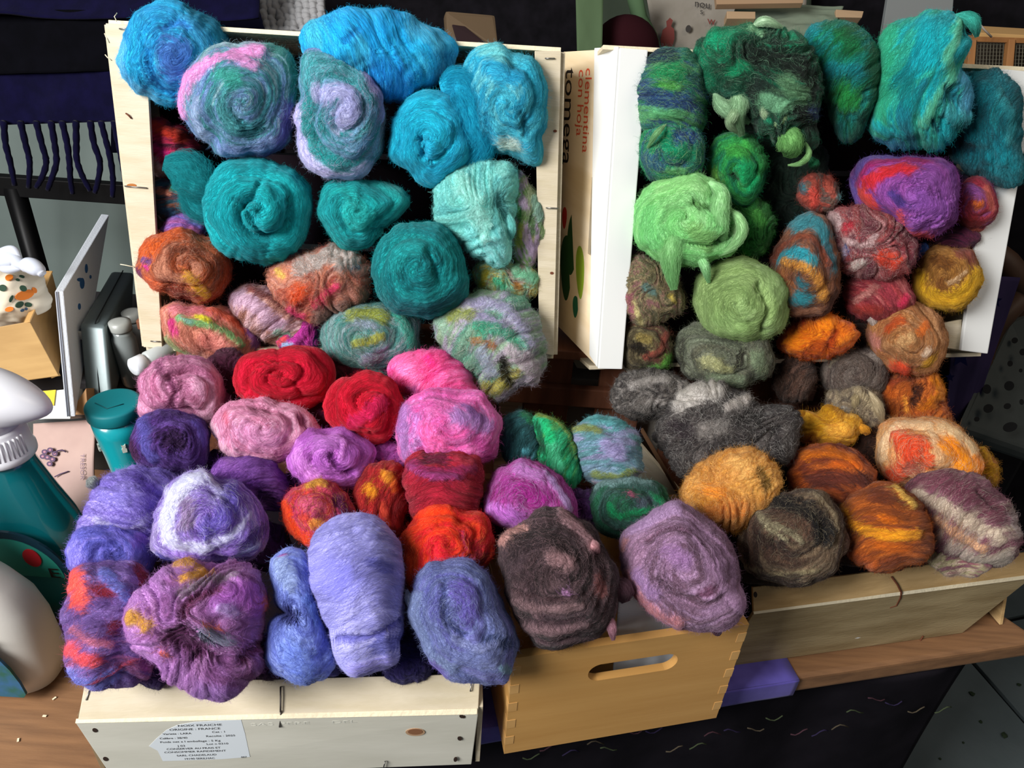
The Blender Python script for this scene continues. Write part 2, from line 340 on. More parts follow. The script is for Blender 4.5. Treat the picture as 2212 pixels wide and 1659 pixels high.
    for k in range(K):
        PP.append(p_ + (wx * S)[:, None] * CR - (wy * S)[:, None] * CU + (wz * S)[:, None] * toward)
        a = ang0 + cb * k; wx = wx + st * np.cos(a); wy = wy + st * np.sin(a); wz = wz + h0 * st * .5
    allP.append(np.stack(PP, 1) - C0); allC.append(np.clip(rc_ * 1.08, 0, 1)); allR.append((.05 + .10 * rng.rand(M) ** 2) * S * 1.2)  # rim fibres lightened in colour as if lit from behind
    # loose locks: tapering hanks leaving the body
    for lk in locks:
        hexc, w, line = lk[:3]; zl = lk[3] if len(lk) > 3 else Rm * .5; L = smooth_line(pts(line), 7); n = len(L); base = np.array(lin(hexc)) ** .9
        t = np.linspace(0, 1, n); wd = w * (1 - .55 * t ** 2.5) * (.06 + .94 * np.sin(np.pi * np.clip(t * .90 + .02, 0, 1)) ** .7)
        cen = unproj(L[:, 0], L[:, 1], zl * (.45 + .55 * np.sin(np.pi * np.clip(t * .8 + .12, 0, 1)))); wm = wd * S; bm = bmesh.new(); seg = 14; rings = []
        for i in range(n):
            tg = cen[min(i + 1, n - 1)] - cen[max(i - 1, 0)]; tg /= np.linalg.norm(tg) + 1e-9; s_ = np.cross(tg, toward); s_ /= np.linalg.norm(s_) + 1e-9
            rings.append([bm.verts.new(Vector(cen[i] - C0 + (s_ * math.cos(2 * math.pi * k / seg) + toward * .75 * math.sin(2 * math.pi * k / seg)) * wm[i] * (.82 + .36 * float(vn(i * .7, k * 1.3, sd + 31))))) for k in range(seg)])
        for i in range(n - 1):
            for k in range(seg): bm.faces.new([rings[i][k], rings[i][(k + 1) % seg], rings[i + 1][(k + 1) % seg], rings[i + 1][k]])
        bm.faces.new(rings[0][::-1]); bm.faces.new(rings[-1]); bmesh.ops.recalc_face_normals(bm, faces=bm.faces)
        ml = bpy.data.meshes.new('loose_lock'); bm.to_mesh(ml); bm.free(); nv = len(ml.vertices)
        ca = ml.color_attributes.new('Col', 'FLOAT_COLOR', 'POINT'); cc = base[None] * (.85 + .3 * rng.rand(nv))[:, None]; ca.data.foreach_set('color', np.concatenate([np.clip(cc, 0, 1), np.ones((nv, 1))], 1).ravel())
        lo = bpy.data.objects.new('loose_lock', ml); COL.objects.link(lo); ml.materials.append(WOOL); ml.polygons.foreach_set('use_smooth', [True] * len(ml.polygons)); lo.parent = ob
        # fibres along the lock
        H = int(n * w * 4 * HAIR); i0 = rng.randint(0, max(n - 2, 1), H); th_ = rng.rand(H) * 2 * np.pi; PP = []
        stp = rng.rand(H) * .9 + .35; dr = (rng.rand(H) - .5) * .22; off = 1.0 + rng.rand(H) ** 3 * .45
        for k in range(K):
            tt = np.clip(i0 + stp * k, 0, n - 1.001); i1 = tt.astype(int); fr = (tt - i1)[:, None]; cc = cen[i1] * (1 - fr) + cen[i1 + 1] * fr; tg = cen[i1 + 1] - cen[i1]
            s_ = np.cross(tg, toward); s_ /= np.linalg.norm(s_, axis=1)[:, None] + 1e-9; a = th_ + dr * k; wr = (wm[i1] * (off + .06 * k * rng.rand(H)))[:, None]
            PP.append(cc + (s_ * np.cos(a)[:, None] + toward * .75 * np.sin(a)[:, None]) * wr)
        allP.append(np.stack(PP, 1) - C0); allC.append(np.clip(base[None] * (.85 + .4 * rng.rand(H))[:, None], 0, 1)); allR.append((.08 + .14 * rng.rand(H) ** 2) * S * 1.3)
    make_hair('fibres', np.concatenate(allP), np.concatenate(allC), np.concatenate(allR), ob)
    return ob
# ------------------------------------------------------------------ materials
PALE = mat('pale_poplar', 'cdc1aa', .7, col2='c0b397', scale=14, stretch=(1, 1, 8), bump=.25, bscale=90)
PALEG = mat('greyed_poplar', 'cccabe', .7, col2='c0beb1', scale=7, stretch=(1, 1, 4), bump=.06, bscale=60)
GAPDARK = mat('painted_gap_shade', '16121a', .95, col2='221a20', scale=9)  # boards painted near-black for the shade inside the crates
OLDW = mat('weathered_poplar', 'd0ae7a', .75, col2='b0905f', scale=9, stretch=(1.5, 1, 9), bump=.3, bscale=80)
OLDF = mat('weathered_face_shaded', 'ab9872', .75, col2='8c7854', scale=8, stretch=(1.2, 1, 7), bump=.3, bscale=80)  # the sloping board's wood, darker: weaker light on the front painted in
EDGE = mat('fresh_edge', 'e6dabc', .8, bump=.5, bscale=200)
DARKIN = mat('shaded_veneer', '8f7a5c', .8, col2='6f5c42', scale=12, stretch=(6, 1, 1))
BEECH = mat('varnished_beech', 'c99a5a', .42, col2='bf8f50', scale=5, stretch=(1, 1, 14), bump=.06, bscale=60, coat=.15)
BEECHE = mat('beech_end_grain', 'd3a668', .5, col2='c4965a', scale=30)
TABLE = mat('oak_laminate', '8c6646', .5, col2='75543a', scale=9, stretch=(1.2, 14, 14), bump=.12, bscale=120, detail=8)
STEEL = mat('staple_steel', '8d8a86', .35, .9); RUST = mat('rusty_wire', '6e3c26', .8, .2); STAIN = mat('rust_stain', 'a96a3a', .9)
WHITEP = mat('white_paper_edge', 'e2e4e3', .65, bump=.12, bscale=25)
INK = mat('black_ink', '3a3a3c', .8); INKG = mat('faded_grey_ink', '9fa39c', .8); REDINK = mat('orange_red_print', 'd8502e', .7); BLACKP = mat('black_print', '1d1410', .7)
BLACK = mat('black_cloth', '0d0c0f', .95, col2='17151a', scale=30, sheen=.05); BLACKM = mat('black_metal', '0a0a0c', .5, .3)
# ------------------------------------------------------------------ the room
FLOORZ = -.75
def struct(o): o['kind'] = 'structure'; return o
FL = mat('floor_slate', '5a6466', .8, col2='4d5759', scale=6, bump=.2, bscale=150)
bm = bmesh.new(); hexa(bm, [(-4, -2, FLOORZ - .06), (5, -2, FLOORZ - .06), (5, 4.2, FLOORZ - .06), (-4, 4.2, FLOORZ - .06), (-4, -2, FLOORZ - .012), (5, -2, FLOORZ - .012), (5, 4.2, FLOORZ - .012), (-4, 4.2, FLOORZ - .012)])
floor = struct(from_bm('floor', bm, mat('floor_joint', '15171a', .9)))
# slabs laid with a dark joint; the joint seen bottom right fixes their grid
J0, J1 = at(2110, 1440, FLOORZ), at(2212, 1556, FLOORZ); jd = (J1 - J0).normalized(); jn = Vector((-jd.y, jd.x, 0)); SL = .9
sme = None
for i in range(-3, 4):
    for j in range(-3, 4):
        c = J0 + jd * (.35 + SL * i) + jn * (SL * (j + .5))
        if not (-2.2 < c.x < 3.2 and -.3 < c.y < 3.9): continue
        if sme is None:
            o = box('floor_slab', (0, 0, 0), SL - .012, SL - .012, .012, FL, bevel=.002); sme = o.data
        else: o = bpy.data.objects.new('floor_slab', sme); COL.objects.link(o)
        o.location = (c.x, c.y, FLOORZ - .006); o.rotation_euler = (0, 0, math.atan2(jd.y, jd.x)); o.parent = floor
WB = mat('wall_grey_paint', '5b6361', .9, col2='525a59', scale=3)
struct(box('wall_back', (.5, 4.0, .6), 9, .1, 2.8, mat('wall_dark_paint', '1b1c20', .9)))
struct(box('wall_left', (-3.6, 1.0, .6), .1, 6.1, 2.8, mat('wall_side_paint', '8a8884', .9)))
struct(box('wall_right', (4.6, 1.0, .6), .1, 6.1, 2.8, mat('wall_side_paint', '8a8884', .9)))
for k, (x, y, s) in enumerate([(2098, 1500, 9), (2118, 1560, 6), (2168, 1590, 10), (2080, 1605, 4), (2200, 1480, 7), (2030, 1640, 5)]):
    p = at(x, y, FLOORZ); bm = bmesh.new(); bmesh.ops.create_icosphere(bm, subdivisions=1, radius=s * .0007)
    for v in bm.verts: v.co = Vector((v.co.x * random.uniform(.7, 1.5), v.co.y * random.uniform(.7, 1.4), v.co.z * .5)) + p + Vector((0, 0, s * .0003))
    o = from_bm('wool_scrap', bm, mat('wool_scrap_m', '2f3a2a', .9)); recentre(o)
    tag(o, ['dark wool scrap on the floor slab close under the joint line', 'small wool scrap just right of the joint on the grey floor', 'largest dark wool scrap, lying low on the right floor slab', 'tiniest wool crumb on the floor beside the table skirt', 'wool scrap at the right picture edge above the joint', 'wool scrap lowest on the floor against the black skirt'][k], 'scrap', 'wool scraps on the floor')
# ------------------------------------------------------------------ table
YAW = math.radians(13.5); TX = Vector((math.cos(YAW), math.sin(YAW), 0)); TY = Vector((-TX.y, TX.x, 0)); Z = Vector((0, 0, 1))
E0 = at(1560, 1520, -.03); Lx = (at(2212, 1398, -.03) - E0).dot(TX) + .003      # E0 on the lower front edge
tbl = empty('table', E0 + TX * -.4 + TY * .4 - Z * .72, 'oak laminate table carrying all the wool crates', 'table')
bm = bmesh.new(); a = E0 - TX * 1.75; b = E0 + TX * Lx
hexa(bm, [a, b, b + TY * .72 - TX * .34, a + TY * .72, a + Z * .03, b + Z * .03, b + TY * .72 + Z * .03 - TX * .34, a + TY * .72 + Z * .03]); bev(bm, .006, 3)
o = from_bm('tabletop', bm, TABLE, tbl)
o.data.transform(Matrix.Identity(4))
LEGM = mat('table_leg_metal', '26262a', .5, .6)
for u, v in ((-1.65, .08), (Lx - .16, .08), (-1.65, .62), (Lx - .5, .62)): tube('leg', [E0 + TX * u + TY * v, E0 + TX * u + TY * v - Z * .72], .018, LEGM, tbl, 12)
# skirt: black cloth hanging from the front edge, with a worn embroidered line low down
sk0, sk1 = E0 - TX * 1.2 + TY * .01 - Z * .002, E0 + TX * ((at(2090, 1440, -.05) - E0).dot(TX)) + TY * .012 - Z * .002
SK = mat('black_table_skirt', '131116', .9, col2='1d1a20', scale=12, bump=.4, bscale=30)
sk = cloth('table_skirt', (sk0, sk1, sk1 - Z * .70, sk0 - Z * .70), SK, 160, 40, .012, 14, 1.4, .0025, seed=5); recentre(sk)
tag(sk, 'black cloth skirt hanging from the front edge of the table', 'tablecloth')
EMB = [mat('thread_green', '3f4834', .9), mat('thread_rose', '452e36', .9), mat('thread_violet', '2c2540', .9), mat('thread_sand', '4e463a', .9)]
def onskirt(x, y):
    d = ray(np.float64(x), np.float64(y)); n = np.array(TY); t = np.dot(np.array(sk0) - CAM - n * .014, n) / d.dot(n); return Vector(CAM + d * t)
for k in range(21):
    x0 = 1130 + k * 44 + random.uniform(-10, 10); y0 = 1640 - (x0 - 1130) * .125 + random.uniform(-24, 20) + 12 * math.sin(k)
    if k % 3 == 1: y0 -= 8
    P = [onskirt(x0 + j * 9, y0 + 5 * math.sin(j * 1.1 + k) - j * 1.2) for j in range(5)]
    t_ = tube('embroidery_stitch', P, .0009, EMB[k % 4], None, 5); t_.parent = sk; t_.matrix_parent_inverse = Matrix.Translation(-sk.location)
# purple runner end folded over the table edge
PUR = mat('purple_runner', '5e54ae', .8, col2='50469a', scale=40, sheen=.1)
r0 = E0 + TX * ((at(1020, 1600, -.03) - E0).dot(TX)); r1 = E0 + TX * ((at(1716, 1490, -.02) - E0).dot(TX))
o = cloth('purple_runner', (r0 - TY * .0035 - Z * .002, r1 - TY * .0035 + Z * .000, r1 - TY * .0035 + Z * .031, r0 - TY * .0035 + Z * .031), PUR, 60, 10, .0012, 5, 1, .0015, seed=3); recentre(o)
tag(o, 'purple cloth strip folded over the table edge under the handled box', 'cloth')
o2 = cloth('runner_top', (r0 + Z * .0315 - TY * .003, r1 + Z * .0315 - TY * .003, r1 + Z * .0315 + TY * .16, r0 + Z * .0315 + TY * .16), PUR, 30, 12, .0003, 3, 1, .001, seed=3)
o2.parent = o; o2.matrix_parent_inverse = Matrix.Translation(-o.location)
for k in range(3):
    p = at([97, 118, 40][k], [1548, 1510, 1600][k], 0); box_ = box('sawdust_crumb', p + Vector((0, 0, .0012)), .004, .002, .001, EDGE, bevel=0, rz=k); recentre(box_)
    tag(box_, ['pale splinter lower down between white bottle and crate', 'pale splinter crumb nearest the foot of the white bottle', 'pale splinter lowest and leftmost on the table wood'][k], 'crumb', 'splinters on the table')
# ------------------------------------------------------------------ handled beech box
# outline fixed by its top front edge (z .16) and its bottom corners
BH = .165
b0, b1 = at(1108, 1424, BH), at(1618, 1350, BH); BX = (b1 - b0); BL = BX.length; BX.normalize(); BY = Vector((-BX.y, BX.x, 0)); BT = .009; BD = .20
bb0 = Vector((b0.x, b0.y, .001))
hb = empty('handled_box', bb0 + BX * BL / 2 + BY * BD / 2, 'beech box with slot handle and finger joints, holding brown and mauve wool', 'box')
def bp(u, v, w): return bb0 + BX * u + BY * v + Z * w
bm = bmesh.new()      # front panel with the slot
slot_c, slot_r, slot_h = BL * .52, .0135, .072
def slotpt(t, r): # stadium
    pass
outer = [(0, 0), (BL, 0), (BL, BH), (0, BH)]
n = 48; st = []
for i in range(n):
    a = 2 * math.pi * i / n; cx_ = slot_h / 2 * (1 if math.cos(a) >= 0 else -1) * (1 if abs(math.cos(a)) > 1e-6 else 0)
    st.append((slot_c + cx_ * .98 + slot_r * math.cos(a), BH * .735 + slot_r * math.sin(a)))
ou = []
for i in range(n):   # matching points on the rectangle
    a = 2 * math.pi * i / n; dx, dy = math.cos(a), math.sin(a); ox, oy = slot_c, BH * .735
    tx = ((BL - ox) / dx if dx > 1e-9 else (-ox / dx if dx < -1e-9 else 1e9)); ty = ((BH - oy) / dy if dy > 1e-9 else (-oy / dy if dy < -1e-9 else 1e9)); t = min(tx, ty)
    ou.append((ox + dx * t, oy + dy * t))
for cpt in outer:    # snap nearest to the corners
    k = min(range(n), key=lambda q: (ou[q][0] - cpt[0]) ** 2 + (ou[q][1] - cpt[1]) ** 2); ou[k] = cpt
lay = []
for v_ in (0, BT): lay.append(([bm.verts.new(bp(x, v_, y)) for x, y in ou], [bm.verts.new(bp(x, v_, y)) for x, y in st]))
(oa, sa), (ob_, sb) = lay
for i in range(n):
    j = (i + 1) % n; bm.faces.new([oa[i], oa[j], sa[j], sa[i]]); bm.faces.new([ob_[j], ob_[i], sb[i], sb[j]]); bm.faces.new([sa[i], sa[j], sb[j], sb[i]]); bm.faces.new([oa[j], oa[i], ob_[i], ob_[j]])
from_bm('front_panel', bm, BEECH, hb)
def bbox3(name, u0, u1, v0, v1, w0, w1, m, par, bevel=.0006):
    bm = bmesh.new(); hexa(bm, [bp(u0, v0, w0), bp(u1, v0, w0), bp(u1, v1, w0), bp(u0, v1, w0), bp(u0, v0, w1), bp(u1, v0, w1), bp(u1, v1, w1), bp(u0, v1, w1)]); bev(bm, bevel, 1); return from_bm(name, bm, m, par)
bbox3('side_panel', 0, BT, BT, BD, 0, BH, BEECH, hb); bbox3('side_panel', BL - BT, BL, BT, BD, 0, BH, BEECH, hb)
bbox3('back_panel', BT, BL - BT, BD - BT, BD, 0, BH, BEECH, hb); bbox3('bottom_panel', BT, BL - BT, BT, BD - BT, .004, .012, BEECH, hb)
for k in range(5):
    w = .018 + k * .030
    bbox3('finger_joint', BL - BT, BL + .0004, -.0004, BT, w, w + .014, BEECHE, hb, 0); bbox3('finger_joint', -.0004, BT, -.0004, BT, w, w + .014, BEECHE, hb, 0)
# white paper bag inside the box
bag = cloth('paper_bag', (bp(BL * .50, .022, .03), bp(BL * .82, .022, .03), bp(BL * .80, .050, .190), bp(BL * .46, .035, .200)), mat('white_bag', 'dfe6ef', .5), 30, 30, .006, 2.2, 2, .0012, seed=8); recentre(bag)
tag(bag, 'white paper bag tucked behind the front of the handled beech box', 'bag')
# ------------------------------------------------------------------ staples
def staple(a, b, par, m=STEEL, r=.0007, lift=.0012, bow=0):
    a, b = Vector(a), Vector(b); c = (Vector(CAM) - a).normalized() * lift; mid = (a + b) / 2 + c * (1 + bow)
    tube('staple', [a - c, a + c, mid, b + c, b - c], r, m, par, 6)
# ------------------------------------------------------------------ lying crate, left (with the label)
c0, c1 = at(163, 1562, .098), at(1033, 1542, .098); CX = (c1 - c0); CLn = CX.length; CX.normalize(); CY = Vector((-CX.y, CX.x, 0)); CH = .098
g0 = Vector((c0.x, c0.y, .001))
crL = empty('lying_crate', g0 + CX * CLn / 2 + CY * .2, 'pale poplar crate with a torn white label on its front, holding purple wool', 'crate')
def cpq(u, v, w): return g0 + CX * u + CY * v + Z * w
slab('front_board', cpq(.012, 0, 0), cpq(CLn - .004, .002, .002), cpq(CLn, 0, CH - .001), cpq(0, 0, CH), .004, PALEG, crL, .0008)
FB = (at(178, 1480, CH + .022), at(1033, 1457, CH + .022))
slab('sloping_board', cpq(.002, .002, CH + .0012), cpq(CLn, .002, CH + .0012), cpq(CLn + .002, (FB[1] - c1).dot(CY) , CH + .022), cpq(.004, (FB[0] - c0).dot(CY), CH + .022), .004, PALE, crL, .0008)
slab('board_edge', cpq(.0, -.0006, CH - .0005), cpq(CLn - .001, -.0006, CH - .001), cpq(CLn - .001, .003, CH + .0035), cpq(.0, .003, CH + .0015), .002, EDGE, crL, .0004)
for u in (0, CLn - .005):
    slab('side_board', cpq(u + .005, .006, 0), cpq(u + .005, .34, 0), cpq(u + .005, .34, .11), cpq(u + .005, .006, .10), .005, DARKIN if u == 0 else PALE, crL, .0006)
slab('back_board', cpq(CLn, .34, 0), cpq(0, .34, 0), cpq(0, .34, .11), cpq(CLn, .34, .11), .005, GAPDARK, crL, .0006)
slab('bottom_board', cpq(0, .005, .006), cpq(CLn, .005, .006), cpq(CLn, .34, .006), cpq(0, .34, .006), .004, GAPDARK, crL, .0006)
def onL(x, y, up=True, off=.0006):      # a place on the lying crate's face under x, y
    d = ray(np.float64(x), np.float64(y))
    if not up: n = np.array(CY); p = np.array(cpq(0, 0, 0)); 
    else:
        q = cpq(0, .002, CH + .0012); e = Vector((FB[0] - c0)); e = CY * e.dot(CY) + Z * .021; n = np.array(CX.cross(e).normalized()); p = np.array(q)
    t = np.dot(p - CAM, n) / d.dot(n); return Vector(CAM + d * t) - Vector(d / np.linalg.norm(d)) * off
for (xa, ya, xb, yb, up) in [(193, 1492, 186, 1512, True), (1018, 1475, 1016, 1493, True)]: staple(onL(xa, ya, up), onL(xb, yb, up), crL)
staple(onL(606, 1484, True), onL(606, 1538, True), crL, mat('dull_wire', '5a5450', .5, .7), .0009, .002); staple(onL(607, 1536, True), onL(604, 1570, False), crL, MATS['dull_wire'], .0009, .002)
staple(onL(832, 1645, False), onL(827, 1664, False), crL, STEEL)
def disc(name, x, y, rx, ry, m, par, onf, rot=0, off=.0008):
    c = onf(x, y, False) if onf is onL or onf is globals().get('onR') else onf(x, y); X = onf(x + 1, y, False) - c; Y = c - onf(x, y + 1, False)
    return prism(name, ell(rx, ry, 20, 0, 0, rot), c + (Vector(CAM) - c).normalized() * off * .4, X, Y, .0006, m, par)
for x, y, rx, ry in [(205, 1578, 6, 4), (228, 1640, 6, 4), (997, 1548, 5, 3.5), (993, 1596, 5, 4), (984, 1641, 4, 5), (1002, 1549, 3, 3)]: disc('nail_head', x, y, rx, ry, mat('nail_dark', '3b2c25', .7, .4), crL, onL, -.4)
disc('wood_knot', 897, 1582, 21, 8, mat('knot_outer', 'a8886a', .8), crL, onL); disc('knot_heart', 897, 1581, 16, 6, mat('knot_heart', '7d5438', .8), crL, onL, 0, .0022)
disc('rust_mark', 599, 1525, 7, 9, STAIN, crL, lambda x, y, *_: onL(x, y, True)) if False else None
# torn label with its print
lp = [(340, 1622), (322, 1612), (336, 1598), (360, 1578), (385, 1567), (420, 1561), (470, 1558), (519, 1556), (529, 1585), (543, 1636), (480, 1641), (420, 1643), (350, 1645)]
lc = onL(430, 1600, False, .0004); LX = onL(431, 1600, False, .0004) - lc; LY = lc - onL(430, 1601, False, .0004)
lab = prism('paper_label', [((x - 430) , -(y - 1600)) for x, y in lp], lc, LX, LY, .0005, mat('label_paper', 'd3dae0', .6), crL)
tag(lab, 'torn white paper label printed in black')
mpx = LX.length
def lt(s, x, y, px, sq=1.5, rot=-.03):
    O = onL(x, y, False, .001); X = (onL(x + 20, y + 20 * rot * -1 - 1.4, False, .001) - O); Y = CX.cross(CY).normalized()
    text('label_print', s, px * mpx * 1.32, O, X, Y, INK, None, sq)
    o = bpy.context.scene.objects[-1] if False else None
def ltx(s, x, y, px, sq=1.35):
    O = onL(x, y, False, .00055); X = onL(x + 30, y - .9, False, .00055) - O; Y = Z.copy()
    o = text('label_print', s, px * mpx * 1.3, O, X, Y, INK, crL, sq, thin=-.012); o.parent = lab; o.matrix_parent_inverse = lab.matrix_world.inverted(); return o
for s, x, y, px, sq in [('NOIX FRAICHE', 384, 1570, 8, 1.35), ('ORIGINE : FRANCE', 366, 1578.5, 8, 1.25), ('Variete : LARA', 352, 1587.5, 7, 1.1), ('Cat : 1', 458, 1583, 7, 1.2), ('Calibre : 38/40', 345, 1597, 7, 1.1), ('Recolte : 2025', 445, 1592, 7, 1.2),
                        ('Poids net a l emballage : 5 Kg', 346, 1605, 7, 1.22), ('J 03', 384, 1613, 7, 1.2), ('Lot n 0310', 446, 1609, 7, 1.2), ('CONSERVER AU FRAIS ET', 360, 1620, 7, 1.15), ('CONSOMMER RAPIDEMENT', 355, 1627, 7, 1.2),
                        ('SARL CHADELAUD', 382, 1634, 7, 1.15), ('19190 SERILHAC', 398, 1641, 7, 1.05), ('007', 521, 1637, 6.5, 1.0)]: ltx(s, x, y, px, sq)
for s, x, y, px in [('SAS PERE     DEL', 541, 1568, 11)]:
    O = onL(x, y, False, .0001); X = onL(x + 30, y - .9, False, .0001) - O; text('faded_stamp', s, px * mpx * 1.3, O, X, Z.copy(), mat('faded_ink', 'c2c2b8', .8), crL, 2.3, thin=-.01)
# ------------------------------------------------------------------ lying crate, right
RH = .10
d0, d1 = at(1628, 1326, RH), at(2215, 1250, RH); DX = (d1 - d0).normalized(); DY = Vector((-DX.y, DX.x, 0)); DLn = (d1 - d0).length + .01
h0 = Vector((d0.x, d0.y, .001))
crR = empty('lying_crate', h0 + DX * DLn / 2 + DY * .2, 'weathered poplar crate with rusty wire on the table end, holding orange and brown wool', 'crate')
def dpq(u, v, w): return h0 + DX * u + DY * v + Z * w
slab('front_board', dpq(-.02, .002, .0), dpq(DLn - .055, .002, .0), dpq(DLn, 0, RH), dpq(0, 0, RH), .004, OLDF, crR, .0008)
e0, e1 = at(1640, 1268, RH + .026), at(2212, 1196, RH + .026)
slab('sloping_board', dpq(0, .001, RH + .001), dpq(DLn, .001, RH + .001), dpq(DLn, (e1 - d1).dot(DY), RH + .026), dpq(.0, (e0 - d0).dot(DY), RH + .026), .004, OLDW, crR, .0008)
slab('board_edge', dpq(0, -.0008, RH - .001), dpq(DLn, -.0008, RH - .001), dpq(DLn, .002, RH + .003), dpq(0, .002, RH + .002), .002, EDGE, crR, .0004)
for u in (-.01, DLn): slab('side_board', dpq(u + .005, .006, 0), dpq(u + .005, .20, 0), dpq(u + .005, .20, .13), dpq(u + .005, .05, .12), .005, OLDW, crR, .0006)
slab('back_board', dpq(DLn, .20, 0), dpq(0, .20, 0), dpq(0, .20, .12), dpq(DLn, .20, .12), .005, GAPDARK, crR)
slab('bottom_board', dpq(-.01, .01, .002), dpq(DLn - .05, .01, .002), dpq(DLn, .20, .002), dpq(-.01, .20, .002), .0015, GAPDARK, crR)
def onR(x, y, up=True, off=.0006):
    d = ray(np.float64(x), np.float64(y)); n = np.array(DY); p = np.array(dpq(0, 0.002, 0))
    if up: q = DY * (e0 - d0).dot(DY) + Z * .025; n = np.array(DX.cross(q).normalized()); p = np.array(dpq(0, .001, RH))
    t = np.dot(p - CAM, n) / d.dot(n); return Vector(CAM + d * t) - Vector(d / np.linalg.norm(d)) * off
rng_ = random.Random(4); x = 1706.0
while x < 2105:             # torn fresh edge along the bottom of the front board
    w = rng_.uniform(8, 20); y = 1437 - (x - 1706) * .152; p = onR(x + w / 2, y - 1, False, .002)
    bm = bmesh.new(); q = [onR(x, y + rng_.uniform(2, 5), False, .0025), onR(x + w, y - w * .147 + rng_.uniform(2, 5), False, .0025), onR(x + w, y - 8 - rng_.uniform(0, 3) - w * .147, False, .001), onR(x, y - 8 - rng_.uniform(0, 3), False, .001)]
    bk = Vector((0, .002, 0)); hexa(bm, [q[0], q[1], q[1] + bk, q[0] + bk, q[3], q[2], q[2] + bk, q[3] + bk]); from_bm('torn_edge', bm, EDGE, crR); x += w
tube('wire_tie', [onR(1926, 1246, True, .003), onR(1938, 1262, True, .004), onR(1947, 1280, True, .005), onR(1945, 1292, False, .005), onR(1936, 1308, False, .003), onR(1922, 1312, False, .002)], .0011, RUST, crR)
tube('wire_tie', [onR(1752, 1418, False, .002), onR(1745, 1430, False, .004), onR(1732, 1440, False, .003)], .0009, RUST, crR); tube('wire_tie', [onR(1994, 1374, False, .002), onR(1984, 1390, False, .004), onR(1972, 1402, False, .003)], .0009, RUST, crR)
for x, y in ((1632, 1285), (1637, 1345), (1612, 1400)): disc('nail_head', x, y, 4, 6, MATS['nail_dark'], crR, onR)
tag(prism('white_fleck', ell(6.5, 2.6, 4, rot=.3), onR(1853, 1378, False, .001), onR(1854, 1378, False, .001) - onR(1853, 1378, False, .001), Z * .0005, .0005, WHITEP, crR), 'white paper fleck')
# inner left board of the right crate seen between the heaps
sb0, sb1 = at(1335, 905, .155), at(1470, 1065, .115)
slab('side_board', sb0 + Vector((0, 0, -.12)), sb1 + Vector((0, 0, -.10)), sb1, sb0, .005, PALE, crR, .0006)
sc0, sc1 = at(1385, 925, .165), at(1463, 1060, .128); slab('splintered_edge', sc0 - Z * .006, sc1 - Z * .006, sc1, sc0, .003, mat('dark_veneer', '6b4c33', .8), crR, .0003)
# ------------------------------------------------------------------ upright crates
def onplane(x, y, p, n, off=0):
    d = ray(np.float64(x), np.float64(y)); p = np.array(p); n = np.array(n); t = np.dot(p - CAM, n) / d.dot(n); return Vector(CAM + d * (t)) - Vector(d / np.linalg.norm(d)) * off
upL = empty('upright_crate', (-.22, .87, .27), 'pale poplar crate stood on its side, full of blue and teal wool', 'crate')
A_, B_, C_, D_ = Vector((-.486, .925, .622)), Vector((.026, .930, .628)), Vector((.046, .800, .297)), Vector((-.457, .792, .288))
nU = (B_ - A_).cross(D_ - A_).normalized(); 
if nU.y > 0: nU = -nU                       # towards the viewer
bkU = -nU * .115
def onU(x, y, off=0): return onplane(x, y, A_, nU, off)
slab('front_strip', onU(228, 50), onU(312, 55), onU(350, 752), onU(310, 750), .005, PALE, upL, .0006)
slab('front_strip', onU(1155, 110), onU(1212, 110), onU(1196, 768), onU(1165, 762), .005, PALE, upL, .0006)
a, b = onU(228, 50), onU(1212, 110); c, d = onU(1196, 768), onU(310, 750); ins = nU * -.0062
slab('top_board', a + ins, b + ins, b + ins + bkU, a + ins + bkU, .005, EDGE, upL, .0006)
slab('left_board', a + ins, a + ins + bkU, d + ins + bkU, d + ins, .005, PALE, upL, .0006)
slab('right_board', b + ins + bkU, b + ins, c + ins, c + ins + bkU, .005, PALE, upL, .0006)
slab('bottom_board', d + ins, d + ins + bkU, c + ins + bkU, c + ins, .005, PALE, upL, .0006)
for k in range(3):
    f0, f1 = k / 3 + .01, (k + 1) / 3 - .01; q = lambda s, t: (a + (b - a) * s) * (1 - t) + (d + (c - d) * s) * t + bkU * .98
    slab('back_slat', q(0, f0), q(1, f0), q(1, f1), q(0, f1), .004, GAPDARK, upL, .0005)
for (x0, y0, x1, y1) in [(258, 62, 281, 63), (270, 402, 316, 406), (326, 737, 345, 738), (1178, 126, 1197, 126), (1180, 449, 1206, 450), (1168, 756, 1180, 757)]: staple(onU(x0, y0, .001), onU(x1, y1, .001), upL, STEEL, .0008)
tube('rusty_nail', [onU(272, 245, .001), onU(277, 249, .003), onU(284, 256, .001)], .0009, RUST, upL); prism('rust_stain', [(x, y) for x, y in ell(11, 4.5, 14)], onU(284, 401, .0004), onU(285, 401) - onU(284, 401), onU(284, 400) - onU(284, 401), .0002, STAIN, upL)
prism('nail_hole', ell(4, 3, 12), onU(1199, 283, .0006), onU(1200, 283) - onU(1199, 283), onU(1199, 282) - onU(1199, 283), .0003, RUST, upL)
prism('nail_hole', ell(4, 3, 12), onU(1192, 590, .0006), onU(1193, 590) - onU(1192, 590), onU(1192, 589) - onU(1192, 590), .0003, RUST, upL)
for P in ([(235, 92), (229, 80), (226, 72)], [(240, 130), (232, 124), (227, 118)], [(290, 577), (272, 573), (260, 571)], [(252, 46), (247, 36), (253, 28)]): tube('splinter', [onU(x, y, .001) for x, y in P], .0006, EDGE, upL, 5)
